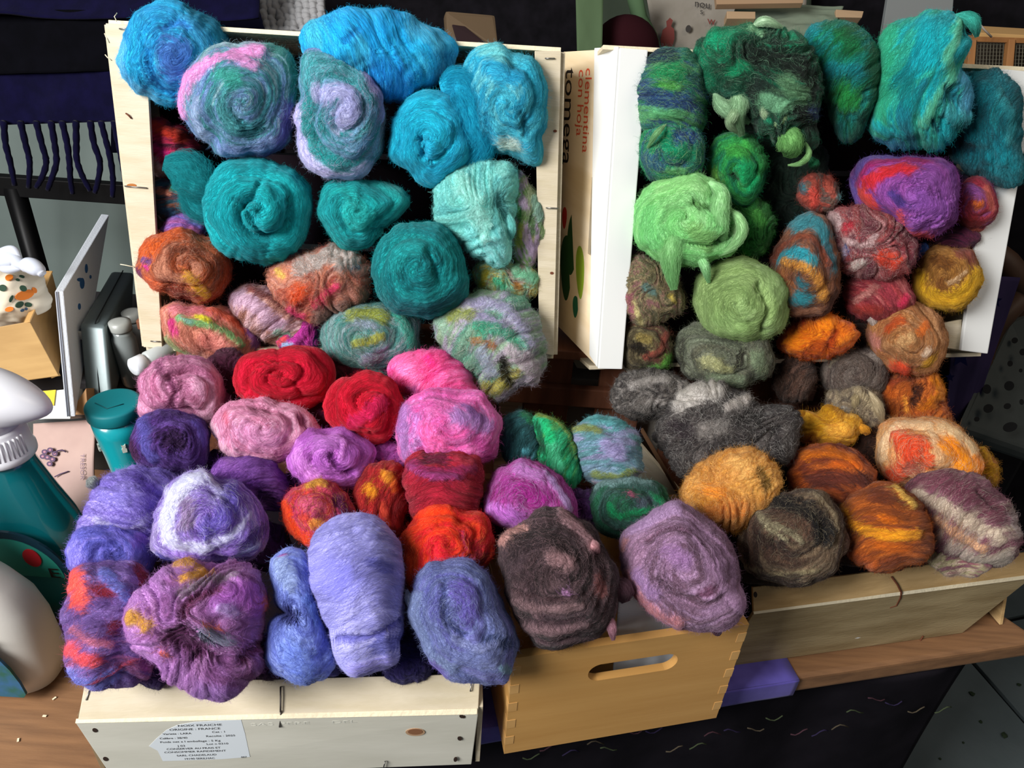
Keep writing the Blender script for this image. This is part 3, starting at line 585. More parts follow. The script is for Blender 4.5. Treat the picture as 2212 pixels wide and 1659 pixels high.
# right crate, its printed side turned to the viewer
upR = empty('upright_crate', (.34, .9, .27), 'printed fruit crate with white paper-lined edges, full of green and orange wool', 'crate')
FTL, FBL = atd(1336, 105, .88), atd(1290, 792, .95); BTL, BBL = atd(1218, 112, .985), atd(1203, 702, 1.04); FTR, FBR = atd(2228, 150, .93), atd(2125, 762, .965)
nV = (FTR - FTL).cross(FBL - FTL).normalized(); nV = -nV if nV.y > 0 else nV
def onV(x, y, off=0): return onplane(x, y, FTL, nV, off)
SIDE = mat('printed_veneer', 'ecd9ba', .7, col2='e0c9a2', scale=8, stretch=(1, 1, 6), bump=.1)
# exterior left side with a long hand slot
ex = (FTL - BTL); ey = (BBL - BTL)
def side(s, t): return (BTL * (1 - s) + FTL * s) * (1 - t) + (BBL * (1 - s) + FBL * s) * t
nS = ((FTL - BTL).cross(BBL - BTL)).normalized(); nS = -nS if nS.x > 0 else nS
g = [(0, 0), (1, 0), (1, 1), (0, 1)]
s0, s1, t0, t1 = .66, .80, .405, .66
for nm, (sa_, sb_, ta, tb_) in (('side_panel', (0, s0, 0, 1)), ('side_panel', (s1, 1, 0, 1)), ('side_panel', (s0, s1, 0, t0)), ('side_panel', (s0, s1, t1, 1))):
    slab(nm, side(sa_, ta), side(sb_, ta), side(sb_, tb_), side(sa_, tb_), .004, SIDE, upR, 0)
# folded white paper edge: wide flat on the front, narrow on the side
slab('paper_edge', onV(1336, 105, .002), onV(1397, 110, .002), onV(1342, 796, .002), onV(1290, 795, .002), -.006, WHITEP, upR, .0015)
sd1 = lambda s, t: side(s, t) + nS * .0015
slab('paper_edge', sd1(.60, -.006), sd1(1.005, -.006), sd1(1.01, 1.0), sd1(.83, .985), .003, WHITEP, upR, .001)
slab('paper_edge', onV(2150, 150, .002), onV(2235, 158, .002), onV(2127, 763, .002), onV(2070, 756, .002), -.006, WHITEP, upR, .0015)
bkV = -nV * .12
slab('top_board', onV(1305, 104) + bkV * .05, onV(2235, 152) + bkV * .05, onV(2235, 152) + bkV, onV(1305, 104) + bkV, .005, EDGE, upR, .0006)
slab('bottom_board', onV(1275, 792) + bkV * .05, onV(1275, 792) + bkV, onV(2127, 763) + bkV, onV(2127, 763) + bkV * .05, .005, PALE, upR, .0006)
slab('right_board', onV(2235, 152) + bkV, onV(2235, 152) + bkV * .05, onV(2127, 763) + bkV * .05, onV(2127, 763) + bkV, .005, PALE, upR, .0006)
for k in range(3):
    f0, f1 = k / 3 + .01, (k + 1) / 3 - .01; aa, bb, cc, dd = onV(1305, 104), onV(2235, 152), onV(2127, 763), onV(1275, 792); q = lambda s, t: (aa + (bb - aa) * s) * (1 - t) + (dd + (cc - dd) * s) * t + bkV * .98
    slab('back_slat', q(0, f0), q(1, f0), q(1, f1), q(0, f1), .004, GAPDARK, upR, .0005)
slab('foot_board', onplane(1232, 768, BBL, (0, 1, 0)), onplane(1275, 792, BBL, (0, 1, 0)), onplane(1288, 800, BBL, (0, 1, 0)), onplane(1246, 795, BBL, (0, 1, 0)), .03, PALE, upR, .0006)
slab('foot_board', onV(2030, 700), onV(2078, 690), onV(2075, 756), onV(2045, 752), .004, PALE, upR, .0006)
tube('staple', [onV(2135, 150, .004), onV(2128, 158, .006), onV(2118, 160, .004)], .0007, STEEL, upR)
# print on the side: text reads downwards
SX = (side(.5, 1) - side(.5, 0)).normalized(); SY = (FTL - BTL).normalized()
def st_(s, ss, tt, size, m, sq=1.0, nm='side_print'): text(nm, s, size, side(ss, tt) + nS * .0002, SX, SY, m, upR, sq)
st_('tomega', .06, .055, .034, BLACKP, 1.18); st_('con hoja', .32, .06, .021, REDINK, 1.1); st_('clementina', .45, .055, .021, REDINK, 1.1); st_('la', .66, .055, .02, REDINK, 1.0)
st_('. Numero .', .80, .055, .009, BLACKP, 1.5)
sid = lambda s, t: side(s, t) + nS * .0006
tube('print_arc', [sid(.78 + .06 * ((k / 8 - .5) ** 2 * 4 - 1) * -1 * -1, .05 + .12 * k / 8) for k in range(9)], .0004, BLACKP, upR, 5); tube('print_line', [sid(.785, .05), sid(.785, .17)], .0004, BLACKP, upR, 5)
def leaf(ss, tt, ls, lt_, rot, m):
    P = [(math.cos(a) , math.sin(a)) for a in [2 * math.pi * i / 28 for i in range(28)]]
    P = [(x * lt_ * .35 / .35, y * ls * (1 - .25 * x)) for x, y in P]; c_, s_ = math.cos(rot), math.sin(rot)
    prism('printed_leaf', [((x * c_ - y * s_), (x * s_ + y * c_)) for x, y in P], side(ss, tt) + nS * .0005, SX, SY, .0003, m, upR)
GD = mat('print_dark_green', '1d4a20', .6); GL = mat('print_lime', '8aa828', .6); GT = mat('print_teal', '12694a', .6)
leaf(.20, .76, .015, .042, .05, GD); leaf(.34, .655, .016, .042, -.12, GD); leaf(.52, .74, .010, .033, .12, GL); leaf(.45, .87, .007, .014, 0, GT); leaf(.12, .585, .006, .014, 0, mat('print_red', 'c8322c', .6))
# ------------------------------------------------------------------ red-brown slatted stand under the upright crates
MAH = mat('red_brown_wood', '8a563e', .6, col2='704430', scale=8, stretch=(8, 1, 1))
stn = empty('wooden_stand', (0, .95, 0), 'red-brown slatted wooden stand carrying the two upright crates', 'stand')
for k in range(10): box('slat', (-.45 + k * .1, .885, .135), .062, .012, .25, MAH, stn, .002)
box('rail', (0, .872, .20), 1.0, .012, .03, MAH, stn, .002); box('rail', (0, .872, .03), 1.0, .012, .03, MAH, stn, .002); box('shelf', (0, .95, .268), 1.0, .17, .014, MAH, stn, .002)
for k in range(10): box('slat', (-.45 + k * .1, 1.02, .135), .062, .012, .25, MAH, stn, .002)
gb = box('grey_backing', (.18, .935, .12), .28, .04, .16, mat('grey_board', 'a8a298', .8), None, .002); recentre(gb); tag(gb, 'grey cardboard box standing inside the slatted stand', 'box')
# ------------------------------------------------------------------ the wool, upright crate on the left
GU = 'wool bundles in the left upright crate'; GV = 'wool bundles in the printed upright crate'; GF = 'wool bundles in the left lying crate'; GM = 'wool bundles in and behind the handled box'; GR = 'wool bundles in the right lying crate'
def U(label, lift, c, o, pal, st='s3', **k): return wool(label, 'U', lift, c, o, pal, st, group=GU, **k)
def V_(label, lift, c, o, pal, st='s3', **k): return wool(label, 'V', lift, c, o, pal, st, group=GV, **k)
def Fw(label, lift, c, o, pal, st='s3', **k): return wool(label, 'F', lift, c, o, pal, st, group=k.pop('group', GF), **k)
U('sky blue wool roll with periwinkle centre in the top left corner of the crate', 1, (372,118), '254,140 262,90 280,48 312,12 355,1 405,5 445,28 480,60 496,95 488,130 470,160 445,200 405,234 360,232 315,208 275,180', ['20a6d2','2898ca','24aeda','58bcde'], 's2.2', D=.8, groove=.5,
  strokes=[('4b7fc8',40,'378,112 382,140',5),('3a9fc9',22,'400,48 430,80 440,120 430,150',4),('1e7f9e',26,'420,22 455,55 478,95 480,125',3),('62b7dc',14,'262,95 262,140 285,180 330,212',2),('2b7fc4',9,'352,60 385,48 405,60',-6),('1a86c0',10,'318,110 325,150 350,190 380,205',-8)])
U('dark red and magenta wool roll deep inside the crate beside the left strip', -3.5, (375,310), '318,262 340,255 375,268 410,290 430,325 420,360 380,385 335,380 320,340', ['b02a18','8f2048','c8305a','5a2038'], 'w10', strokes=[('c83a20',14,'322,272 350,280 395,300',2),('d82a86',11,'332,322 360,330',2),('c9b4b0',16,'325,352 350,370',2)])
U('multicoloured dark wool roll low behind the left strip', -3, (385,432), '330,395 360,388 400,398 432,420 436,455 410,478 365,482 335,460', ['a06458','4a3a48','2f5a6a','7a4a38'], 'w-5', strokes=[('3f8a4a',8,'375,405 385,408',2),('2c5a78',12,'345,450 370,462',1),('cf8068',8,'345,412 365,418',1)])
U('small purple and violet wool end above the rust orange roll', -1, (398,492), '342,505 355,482 385,466 425,468 446,485 440,510 400,520 360,518', ['a8609e','8a5aa8','6a68b8'], 'w-12', D=.6)
U('bright azure blue wool log lying along the top edge', 1.5, (800,115), '650,90 665,52 695,28 745,20 800,25 860,30 905,45 950,60 975,85 988,125 980,165 945,192 900,205 850,222 825,216 790,195 750,160 700,140 655,120', ['12a2d6','18aadc','22b0de','38b0d0'], 'w-72', D=.85,
  strokes=[('1b9ede',46,'830,150 850,180',8),('3aa6cc',26,'890,60 935,90 960,130',3),('2790b8',18,'940,160 965,130',0),('0f7fc0',9,'750,90 775,70',-5)], streak=.7)
U('pale turquoise wool roll in the top right corner with a whitish tuft', 1.2, (1095,230), '1015,130 1025,105 1050,90 1085,92 1105,112 1145,125 1172,170 1180,230 1178,300 1168,362 1130,345 1095,335 1050,330 1020,290 1005,220', ['2aa9c4','45b4c8','23a0c0','6cc4cc'], 's1.6', curl=.3, fuzz=1.4,
  strokes=[('c2d2c8',17,'1088,305 1108,310',5),('6cc6cc',20,'1045,105 1075,115 1085,135',4),('1f8fae',13,'1050,250 1060,300 1040,320',-7),('20a2c8',24,'1060,155 1110,175',4),('1d7f9a',10,'1125,245 1135,290',-8)])
U('round teal and lilac wool roll with a pink arc over its top', 3.5, (520,225), '388,230 398,180 420,140 455,108 505,92 560,84 605,95 635,130 648,180 648,240 632,290 600,325 555,343 500,340 455,318 415,285', ['4f9ea4','3d8c98','7aa6c0','6f8fbf','3f8f93','8fb0bb'], 's3.2', D=.75, groove=.5, curl=.3,
  strokes=[('e29ad2',15,'392,250 395,215 410,178 440,148 480,128 530,112 560,108',4),('e08cc8',9,'395,270 405,292 420,305',3),('d898cc',13,'500,118 530,135 550,142',3),('5a5a9c',20,'625,235 615,275 590,310 560,330',3),('8ea4d2',16,'480,315 530,322 575,305',2),('3f8f86',20,'590,98 625,125 642,180 645,215',2),('3aa79a',20,'475,165 510,175',3),('2a7a84',12,'520,265 540,285 560,270',-5),('9fb2d0',12,'430,220 428,260 445,295',2)])
U('tall teal wool roll with lavender centre and a pale lavender crescent below', 3, (745,240), '650,150 655,118 690,106 735,112 780,135 815,175 835,225 840,275 828,325 800,365 755,388 705,385 665,355 642,310 638,262 645,205', ['4f9aa6','2c8a90','6a9ab8','3f8890'], 's2.6', D=.8, curl=.35,
  strokes=[('c9c2ea',19,'650,240 652,285 672,330 710,365 750,375 790,362',5),('b4b4dc',26,'700,205 735,200 755,225 740,262',4),('1e8a8c',12,'672,225 668,270 690,320 730,345',2),('9a8fbe',11,'785,165 815,215 825,260',3),('7e86c4',9,'665,118 715,116 760,138',3),('5a8aae',12,'790,290 775,325',2)], wisp=('c8c8e6',.12))
U('cyan wool roll with a deep swirl and a flap folded up on its right', 2.5, (925,300), '846,290 852,245 872,212 905,195 945,192 985,215 1010,250 1025,300 1015,350 985,385 945,408 905,402 870,370 850,335', ['14a8c4','18b0cc','14a2be'], 's1.8', D=.75, groove=1.3,
  strokes=[(None,8,'905,300 918,312 915,335',-14),('1aa9ca',20,'960,230 985,300 970,350 930,380',5),('19a4c6',16,'932,315 930,335',7)], streak=.6,
  locks=[('12a0c2',40,'950,190 985,185 1015,225 1030,290 1020,340 985,390',34)])
U('medium teal wool roll with a clear spiral, its loose end trailing left', 3, (552,455), '432,455 435,415 455,380 490,352 535,342 585,345 635,365 665,410 670,465 650,520 610,558 555,570 500,555 455,520 438,490', ['0aa0a8','0c98a2','12acb4'], 's1.7', D=.85, groove=1.8, streak=.55, lump=.9,
  strokes=[(None,8,'508,435 535,455 562,500 592,508 622,480 620,430',-12),(None,7,'520,450 548,425 560,400',-10),('14b0b6',20,'590,380 635,430 640,490 600,540',5),('16b2b8',16,'565,420 580,450 575,480',6)], locks=[('129098',36,'470,430 430,395 395,365 355,352',10),('0f848c',30,'480,470 430,440 400,395',-15)])
U('small teal wool bundle with a strand pulled to the upper right', 1.5, (768,455), '688,420 700,395 740,385 790,388 825,395 860,410 885,432 870,455 845,480 820,510 780,540 745,540 715,515 690,480', ['0f9a9c','128f94','18a8a6'], 's1.5', D=.8, strokes=[('24b0ae',24,'760,450 780,470',6),(None,9,'800,505 830,495',-9),('17908f',10,'830,400 860,425 885,450',2)])
U('pale aqua wool bundle spreading down to a light knob', 2.2, (1030,450), '932,430 940,395 975,370 1010,350 1060,345 1105,350 1118,385 1112,430 1108,480 1105,530 1095,565 1060,572 1030,555 1000,535 965,505 938,470', ['6cc4bf','86d2cb','78ccc8','5fb4b4'], 't', D=.7, curl=.4, fuzz=1.5, groove=.6,
  strokes=[('96e4e2',33,'1065,520 1075,545',10),('9ad8cf',22,'1000,400 1030,450 1040,500',4),('4a9a9c',12,'1080,425 1090,470',-8),('86dad8',18,'1015,500 1030,540',3)], locks=[('7ccfcb',10,'1092,455 1100,490 1098,520',55)])
U('dark teal ball of wool standing out at the centre of the crate', 4, (905,575), '803,580 812,535 835,500 870,480 915,474 960,488 992,520 1010,570 1012,625 992,660 950,680 900,684 850,668 818,635', ['0a8488','0c7a80','118e90'], 's1.9', D=1.0, curl=.25, groove=.5,
  strokes=[('1c9a9c',22,'862,570 880,545 900,540',4),(None,9,'925,545 938,575 945,600',-10),(None,7,'840,545 855,525',-6),('0b6e76',22,'860,650 920,665 980,640',0)])
U('rust orange wool roll with a yellow streak against the left strip', 2.5, (405,575), '300,590 305,550 325,520 360,500 400,496 445,508 480,530 498,565 500,610 480,640 440,652 395,645 350,632 315,615', ['b0502a','a85a3c','c0643a','8c4a34','b87a60'], 's-1.8', D=.85, curl=.35,
  strokes=[('c2541e',20,'322,545 350,518 385,505',3),('c99a20',12,'405,595 425,618 442,632',5),('c8148c',6,'316,577 324,581',3),('6a2a56',9,'303,585 300,605',2),('7a2a1c',20,'375,625 400,640',-3),('5a3a7a',7,'318,563 328,568',2),('ca6038',13,'318,600 340,625',2)], wisp=('d8a890',.15))
U('salmon and magenta wool bundle with grey-white top above the teal-grey roll', 2, (690,625), '572,600 590,570 625,560 660,545 705,532 755,540 795,560 800,600 795,645 765,672 720,688 680,695 645,680 610,655 580,635', ['b4604c','c46a50','a04a3c','b88070','c07a60'], 't', D=.7, curl=.5, fuzz=1.3,
  strokes=[('b8b0ac',24,'655,575 700,560 750,560',4),('a8a09c',14,'730,575 770,575',2),('d8501e',20,'645,640 655,632',5),('e0386e',9,'680,660 700,640 725,620',3),('d83a7a',8,'628,668 655,680',3),('d0ac50',8,'600,585 615,598',2),('2f4c5c',6,'762,580 775,576',2),('9a7f78',20,'690,680 740,670',1)], wisp=('d8a48c',.15))
U('pale mauve and brown wool bundle half hidden under the salmon one', -.5, (600,675), '495,640 520,620 560,615 610,640 650,670 690,700 705,735 660,755 600,745 550,720 505,680', ['b08a9a','c8a4a8','8a5a4c','a88088'], 'w25', D=.6, curl=.3,
  strokes=[('c0a0b8',20,'515,645 560,665 600,700',3),('c09080',10,'570,640 620,680',2),('7a3c3a',10,'545,625 600,650 640,680',0),('78a890',9,'600,715 620,725',2)])
U('navy and magenta wool end tucked above the red roll', 0, (655,722), '595,735 610,705 640,690 675,692 690,715 685,745 650,758 610,755', ['2a2350','9c2a86','c83a9a','4a2a5c'], 't', D=.6, strokes=[('c03aa0',10,'655,715 640,740',3),('c04040',7,'605,740 618,730',2),('8ab0d8',7,'618,745 630,745',2)])
U('salmon pink wool roll with green and yellow edge, low at the left strip', 2.2, (445,730), '335,665 350,650 400,652 450,655 500,668 535,690 558,720 562,760 545,790 510,800 470,785 430,775 385,760 355,735 340,700', ['c8806c','d09486','c07a66','b06a58'], 's1.5', D=.7, curl=.3,
  strokes=[('ce7a86',15,'375,665 440,675 490,685',4),('cc6040',13,'455,675 500,690 525,710',3),('6aa86a',9,'390,690 430,700 480,715 520,745',4),('c8c020',6,'425,687 450,695',3),('c03078',11,'372,700 382,720',3),('70a090',6,'395,690 415,698',3),('90a070',10,'360,730 400,765 450,785',2),('6a3a7a',15,'540,700 552,740',2),('d88a80',22,'450,735 500,765 515,785',4)])
U('teal, grey and olive wool roll under the dark teal ball', 1.5, (790,735), '692,710 705,680 740,662 790,652 840,652 885,670 912,705 915,750 890,785 850,805 810,812 765,800 720,780 695,750', ['5a8c88','4a8a84','7a9498','3a7a76','8a98a0'], 's2.2', D=.75, curl=.35,
  strokes=[('8a9030',17,'760,685 800,680 825,690',3),('9a9a38',9,'770,740 800,735 820,728',3),('9090b0',10,'790,770 830,755',3),('3aa08c',12,'850,680 875,715 885,750',3),('9aa4b8',9,'775,700 805,705',2),('7a6a80',12,'790,775 820,765',2)], wisp=('a8c0b8',.2))
U('large mint, lavender and olive wool bundle hanging over the lower right corner', 3, (1070,735), '945,700 975,665 1010,640 1055,625 1105,635 1145,665 1165,715 1172,775 1165,825 1120,830 1085,862 1050,850 1020,810 985,780 955,745', ['78a48c','5f9c84','a09cb0','88a888','b0a8b8'], 'w35', D=.8, curl=.55, fuzz=1.7,
  strokes=[('a8a2c2',15,'1010,665 1060,655 1110,690 1135,740',5),('aa9cc4',12,'1000,690 1050,690 1100,720',4),('3f9c7c',14,'1040,710 1090,720 1115,745',3),('8c9840',14,'985,690 1020,680',3),('a86a34',9,'1030,735 1065,745',3),('9a9030',16,'1045,840 1075,830 1110,800',3),('2e2c18',14,'1088,775 1098,815',-12),('a0aabc',15,'1045,755 1060,800',5),('c0b0bc',18,'1100,755 1140,790 1150,815',5),('90b8a0',12,'955,690 970,720',3)], wisp=('c8d0c4',.15))
U('slim olive and lilac wool length running down the right strip', .5, (1135,465), '1105,385 1122,365 1145,400 1165,430 1182,470 1178,510 1160,550 1150,580 1115,575 1105,530 1108,470', ['8a8a5c','a08ca8','6a8a50','9aa884'], 'w80', D=.5, curl=.4, strokes=[('50a850',6,'1122,420 1120,470',2),('a890b0',10,'1128,430 1135,450',3),('98a040',10,'1125,490 1120,530',2),('8ab0a0',10,'1155,430 1165,470',2),('4a6a44',9,'1150,470 1150,500',-3)])
U('crumpled olive, sage and brown wool leaf above the mint bundle', 1.2, (1095,600), '1020,590 1035,565 1080,560 1110,570 1150,580 1168,605 1150,640 1110,645 1070,640 1035,625', ['8aa07c','a09048','78a88c','8a7a70'], 't', D=.6, curl=.45, strokes=[('988c20',10,'1050,590 1045,615',2),('3fae84',8,'1070,605 1090,620',2),('8a5a20',9,'1115,615 1125,625',-2),('6fb490',14,'1115,590 1150,600',3)])
# ------------------------------------------------------------------ left lying crate
Fw('dusty pink wool heap of loose loops beside the teal cup lid', 1.5, (388,835), '300,830 308,795 330,775 375,770 415,772 450,785 475,810 490,850 480,890 455,915 420,900 375,895 335,905 305,895 298,860', ['c080a4','b87298','cc90b0','b86c94'], 's-1.6', D=.7, curl=.3, groove=1.5,
   strokes=[('cf9cb8',18,'425,830 450,850 440,900',5),('d08cb4',15,'355,825 372,845 385,880',5),('8c4470',8,'365,815 378,845 372,870',-8),('8a4a70',10,'345,790 350,805',-4)])
Fw('big scarlet wool roll wound in wide folds', 3.0, (605,812), '505,815 520,780 550,760 600,750 660,750 700,765 720,790 722,825 705,860 670,878 630,890 580,878 540,868 512,845', ['b50a26','c20f2e','ad0822'], 's2.3', D=.75, groove=1.5, streak=.35, lump=.7, fuzz=.5,
   strokes=[(None,7,'530,845 545,800 600,780',-8),(None,7,'560,800 620,815 650,850',-6)])
Fw('second scarlet wool roll, lower and rounder, with a pinkish fold', 3.4, (790,875), '700,885 708,850 730,822 770,805 815,803 850,818 868,850 866,890 855,925 835,950 800,958 760,945 725,925 705,905', ['b80a26','c40e2c','a80820'], 's-1.7', D=.9, groove=1.4, streak=.4, lump=.8, fuzz=.5,
   strokes=[('c41a52',18,'770,910 800,885 825,870',5),(None,6,'740,860 760,910 800,930',-7)])
Fw('plain hot pink wool roll behind the lavender-marked one', 1.5, (925,815), '835,800 855,775 890,760 935,754 980,765 1010,790 1025,830 1030,880 990,880 940,875 880,865 850,835', ['f058a4','f570b4','ea4a9a'], 'w40', D=.85, curl=.3, strokes=[('f02e96',10,'925,770 935,785',2),('fb86c4',20,'880,800 900,830',3),('b85aa0',9,'880,840 905,845',1)])
Fw('hot pink wool roll with lavender haze over its middle', 4, (960,915), '855,930 862,890 875,858 905,845 950,838 1000,842 1045,862 1075,900 1086,945 1075,985 1040,1005 990,1010 930,1000 880,995 858,965', ['ec66b4','d862b0','e880c4','c85aa4'], 's1.7', D=.95, groove=.35, curl=.4,
   strokes=[('a474b4',14,'880,880 872,930 880,975',4),('b48ac8',20,'985,900 1020,905 1050,920',3),('c48acc',12,'905,900 900,960',3),('f878c0',20,'920,930 950,960',5),('8a5aa0',8,'1000,880 1040,905',1),('b03a88',20,'1040,960 1060,985',1),(None,8,'905,860 900,920 915,980',-10)], wisp=('c890d0',.12))
Fw('pale pink wool roll with a rosy fold under the scarlet roll', 2.5, (560,925), '450,930 460,900 480,875 515,865 550,862 600,872 640,878 675,895 690,925 680,960 640,985 590,1000 530,990 485,975 460,955', ['d490b4','cc86a8','dca4c0','c47a9c'], 's1.6', D=.75, curl=.25, groove=1.1,
   strokes=[('dcb0c4',13,'458,925 470,960 510,982',3),('c4607c',7,'492,895 500,920',2),('d89cc4',30,'530,930 580,950',5),('a05a78',12,'550,885 575,890',-4),('b06a8c',16,'620,960 600,985',1),('8f4468',12,'650,905 660,915',-6)])
Fw('deep purple wool roll with a dark hollow beside the teal cup', 2.5, (375,955), '282,960 290,925 315,895 350,885 395,888 430,905 452,940 456,985 440,1015 400,1030 350,1028 305,1010 285,985', ['4c2c74','43246a','5a3c88','3a1c58'], 's2', D=.85, groove=.5, curl=.3,
   strokes=[('5650a0',14,'310,910 318,960 330,990',3),('2a1038',24,'365,945 385,955',-9),('5a48a0',9,'420,915 440,960',2),('3a1038',12,'285,960 292,990',0)])
Fw('violet wool roll peeking out behind the white-purple swirl', .5, (545,1035), '460,1020 480,992 520,982 570,990 610,1015 626,1050 610,1100 570,1110 510,1090 470,1060', ['6e3c98','7a489e','5c2c84'], 'w15', D=.8, curl=.3, strokes=[('8a55ac',16,'490,1005 540,1010 590,1035',3),('281040',18,'560,1070 590,1085',-8)])
Fw('orchid pink-purple wool ball in the middle of the heap', 2, (710,985), '615,985 630,955 660,935 705,928 755,932 795,948 812,980 805,1020 780,1048 730,1060 680,1058 640,1040 620,1015', ['ae5cb4','b868c4','a050a8'], 's1.5', D=.85, curl=.25, groove=1.1,
   strokes=[('cc84d2',14,'640,960 650,1000 680,1030',4),('c47ecc',20,'690,965 720,950',3),('7a2c84',9,'715,985 730,1010 760,1020',-8),('d08ad4',7,'738,955 735,985',3)])
Fw('plum wool tuft between the orchid ball and the crimson roll', 0, (828,990), '795,985 810,962 850,958 880,975 880,1010 850,1030 810,1020', ['8c3c8c','a050a0','6e2a70'], 't', D=.6, curl=.3)
Fw('small crimson-orange wool roll with magenta and yellow swirl', 2.5, (690,1105), '610,1110 615,1075 640,1052 680,1044 725,1046 755,1065 765,1100 760,1140 735,1165 700,1182 655,1170 622,1145', ['a82a4c','b83a5a','c03a30','8c2050'], 's1.9', D=.8, curl=.5,
   strokes=[('e0400c',16,'616,1095 622,1130 650,1158 690,1168',4),('cc9a30',7,'665,1055 685,1048 700,1052',3),('d89038',11,'680,1128 695,1130',4),('5a1a50',18,'735,1080 745,1110',-4),('c05070',18,'660,1090 690,1095',3),('8c2450',10,'715,1120 735,1115',1)], wisp=('e0a858',.12))
Fw('dark red wool roll with two yellow spots', 1.5, (820,1075), '768,1080 775,1035 800,1008 840,998 870,1010 878,1060 872,1120 855,1165 820,1150 790,1125', ['981a1c','a82222','84141a'], 'w70', D=.8, curl=.3,
   strokes=[('d8901c',13,'798,1058 806,1066',4),('e09428',13,'832,1028 845,1038',4),('c85a1c',8,'850,1045 852,1060',1),('b83a28',10,'825,1090 835,1130',2)])
Fw('crimson wool cylinder with a purple-rimmed hollow top', 3.2, (955,1050), '872,1020 880,990 910,972 955,966 1005,972 1038,995 1042,1040 1035,1095 1010,1135 960,1140 910,1135 880,1100 872,1060', ['98142c','a41a30','8a1228'], 'w3', D=.95, curl=.2, lump=.6,
   strokes=[('862050',14,'892,1000 925,1020 975,1025 1015,1015',4),('5c1030',20,'925,988 960,992',-10),('a02036',14,'990,995 1005,1000',2),('9a3a7a',7,'885,1010 930,1030 980,1032',3)])
Fw('lavender blue wool bundle at the left end of the heap', 2, (290,1085), '188,1090 200,1055 225,1030 265,1012 315,1005 365,1008 395,1030 390,1080 370,1130 340,1170 290,1190 235,1185 195,1170 165,1150 175,1115', ['8a7ac8','7a68bc','9284cc','6a5ab0'], 'w-20', D=.8, curl=.4, fuzz=1.6,
   strokes=[('9a8ed8',18,'225,1070 270,1080',3),('a8a4c8',8,'210,1120 270,1145 330,1110',2),('6048a8',16,'290,1030 320,1060',1),('5c4a8c',8,'270,1150 320,1135',-4)], locks=[('8a9090',10,'215,1055 200,1042 190,1035',30)])
Fw('periwinkle blue wool roll above the coral and violet one', 2.8, (235,1195), '145,1190 155,1155 185,1135 230,1128 285,1135 325,1160 340,1195 320,1235 270,1255 215,1255 170,1240 148,1215', ['6f6cc6','6668bc','7c74cc','5a5ab4'], 's1.4', D=.75, curl=.35, fuzz=1.4, strokes=[('8e86da',20,'160,1180 175,1210',3),('4a4a9c',14,'250,1200 260,1235',-4),('8464c0',16,'290,1170 310,1160',2)])
Fw('white and purple wool roll with a bright white crescent', 4, (450,1115), '320,1180 335,1130 350,1080 380,1042 420,1022 465,1024 515,1035 550,1060 575,1100 582,1150 570,1190 530,1215 470,1228 400,1225 350,1210', ['8464c0','a08cd0','7050a8','9478c8'], 's2.2', D=.85, curl=.3,
   strokes=[('dadcee',19,'440,1042 400,1060 375,1100 368,1150 395,1178 440,1180',6),('c8c4e4',12,'455,1045 470,1060 480,1075',4),('6a58b8',22,'500,1060 490,1100 450,1140',4),('c8c8e2',8,'450,1175 500,1150 540,1110',3),('9888b8',13,'335,1140 330,1180 350,1200',2),('3c34a0',6,'345,1195 380,1218',2),('98a0c0',12,'500,1190 550,1170',2),('4a3478',14,'520,1175 570,1140',-2),('a088b0',16,'410,1090 405,1130',2),('a880dc',11,'380,1195 440,1200 500,1185',3)], wisp=('dcdcf0',.15))
Fw('coral and violet striped wool bundle at the bottom left corner', 4, (230,1350), '135,1290 150,1245 190,1220 240,1215 290,1210 325,1235 335,1280 330,1340 325,1400 320,1450 280,1475 220,1480 165,1475 145,1435 140,1380', ['7a5aa0','8468ac','6a4c90','9a5a90'], 'w4', D=.75, curl=.35, fuzz=1.3,
   strokes=[('f0604c',25,'165,1260 175,1300',5),('e85a60',15,'150,1400 185,1415 210,1420',4),('c0708c',10,'155,1360 200,1385 240,1390',3),('8e1c28',14,'215,1280 250,1285',2),('8a1c2c',13,'240,1360 255,1350',1),('7c1a24',16,'300,1230 315,1270',-2),('7a80d0',16,'150,1450 200,1465 250,1450',4),('c03c4c',3,'200,1462 250,1445 300,1415',2),('6870c0',14,'225,1250 270,1300',3)])
Fw('large mauve wool ring with yellow patches, overhanging the crate edge', 5.2, (440,1350), '265,1350 290,1300 330,1250 380,1220 440,1210 500,1210 550,1225 575,1270 572,1330 568,1390 560,1440 530,1480 490,1502 440,1495 380,1478 330,1440 285,1395', ['a066ac','a470b0','8c5490','b07cb4','7c4478'], 't', D=.72, curl=.4, fuzz=1.4, groove=1.1,
   strokes=[('b480c0',26,'345,1250 310,1300 285,1340 310,1390 360,1440 420,1475',8),('c8942c',18,'312,1338 330,1350',8),('cc9a34',9,'385,1225 410,1222 440,1235',4),('d09c2c',10,'400,1260 425,1250 455,1235',4),('8c7c8c',11,'395,1290 440,1265 500,1245',3),('4c1c44',28,'385,1370 430,1400',-20),('a860b8',32,'480,1300 520,1290 545,1310',7),('c0a4d8',14,'475,1320 500,1325',3),('d8703c',5,'440,1350 480,1362',2),('8890a4',17,'445,1370 490,1380',1),('5c2450',14,'520,1420 555,1400',-10),('c85c38',10,'562,1300 568,1315',2),('a87cc0',20,'440,1485 500,1485',4),('6a2a50',10,'400,1330 420,1300 470,1280',-8),('e06c50',5,'355,1407 365,1412',3)])
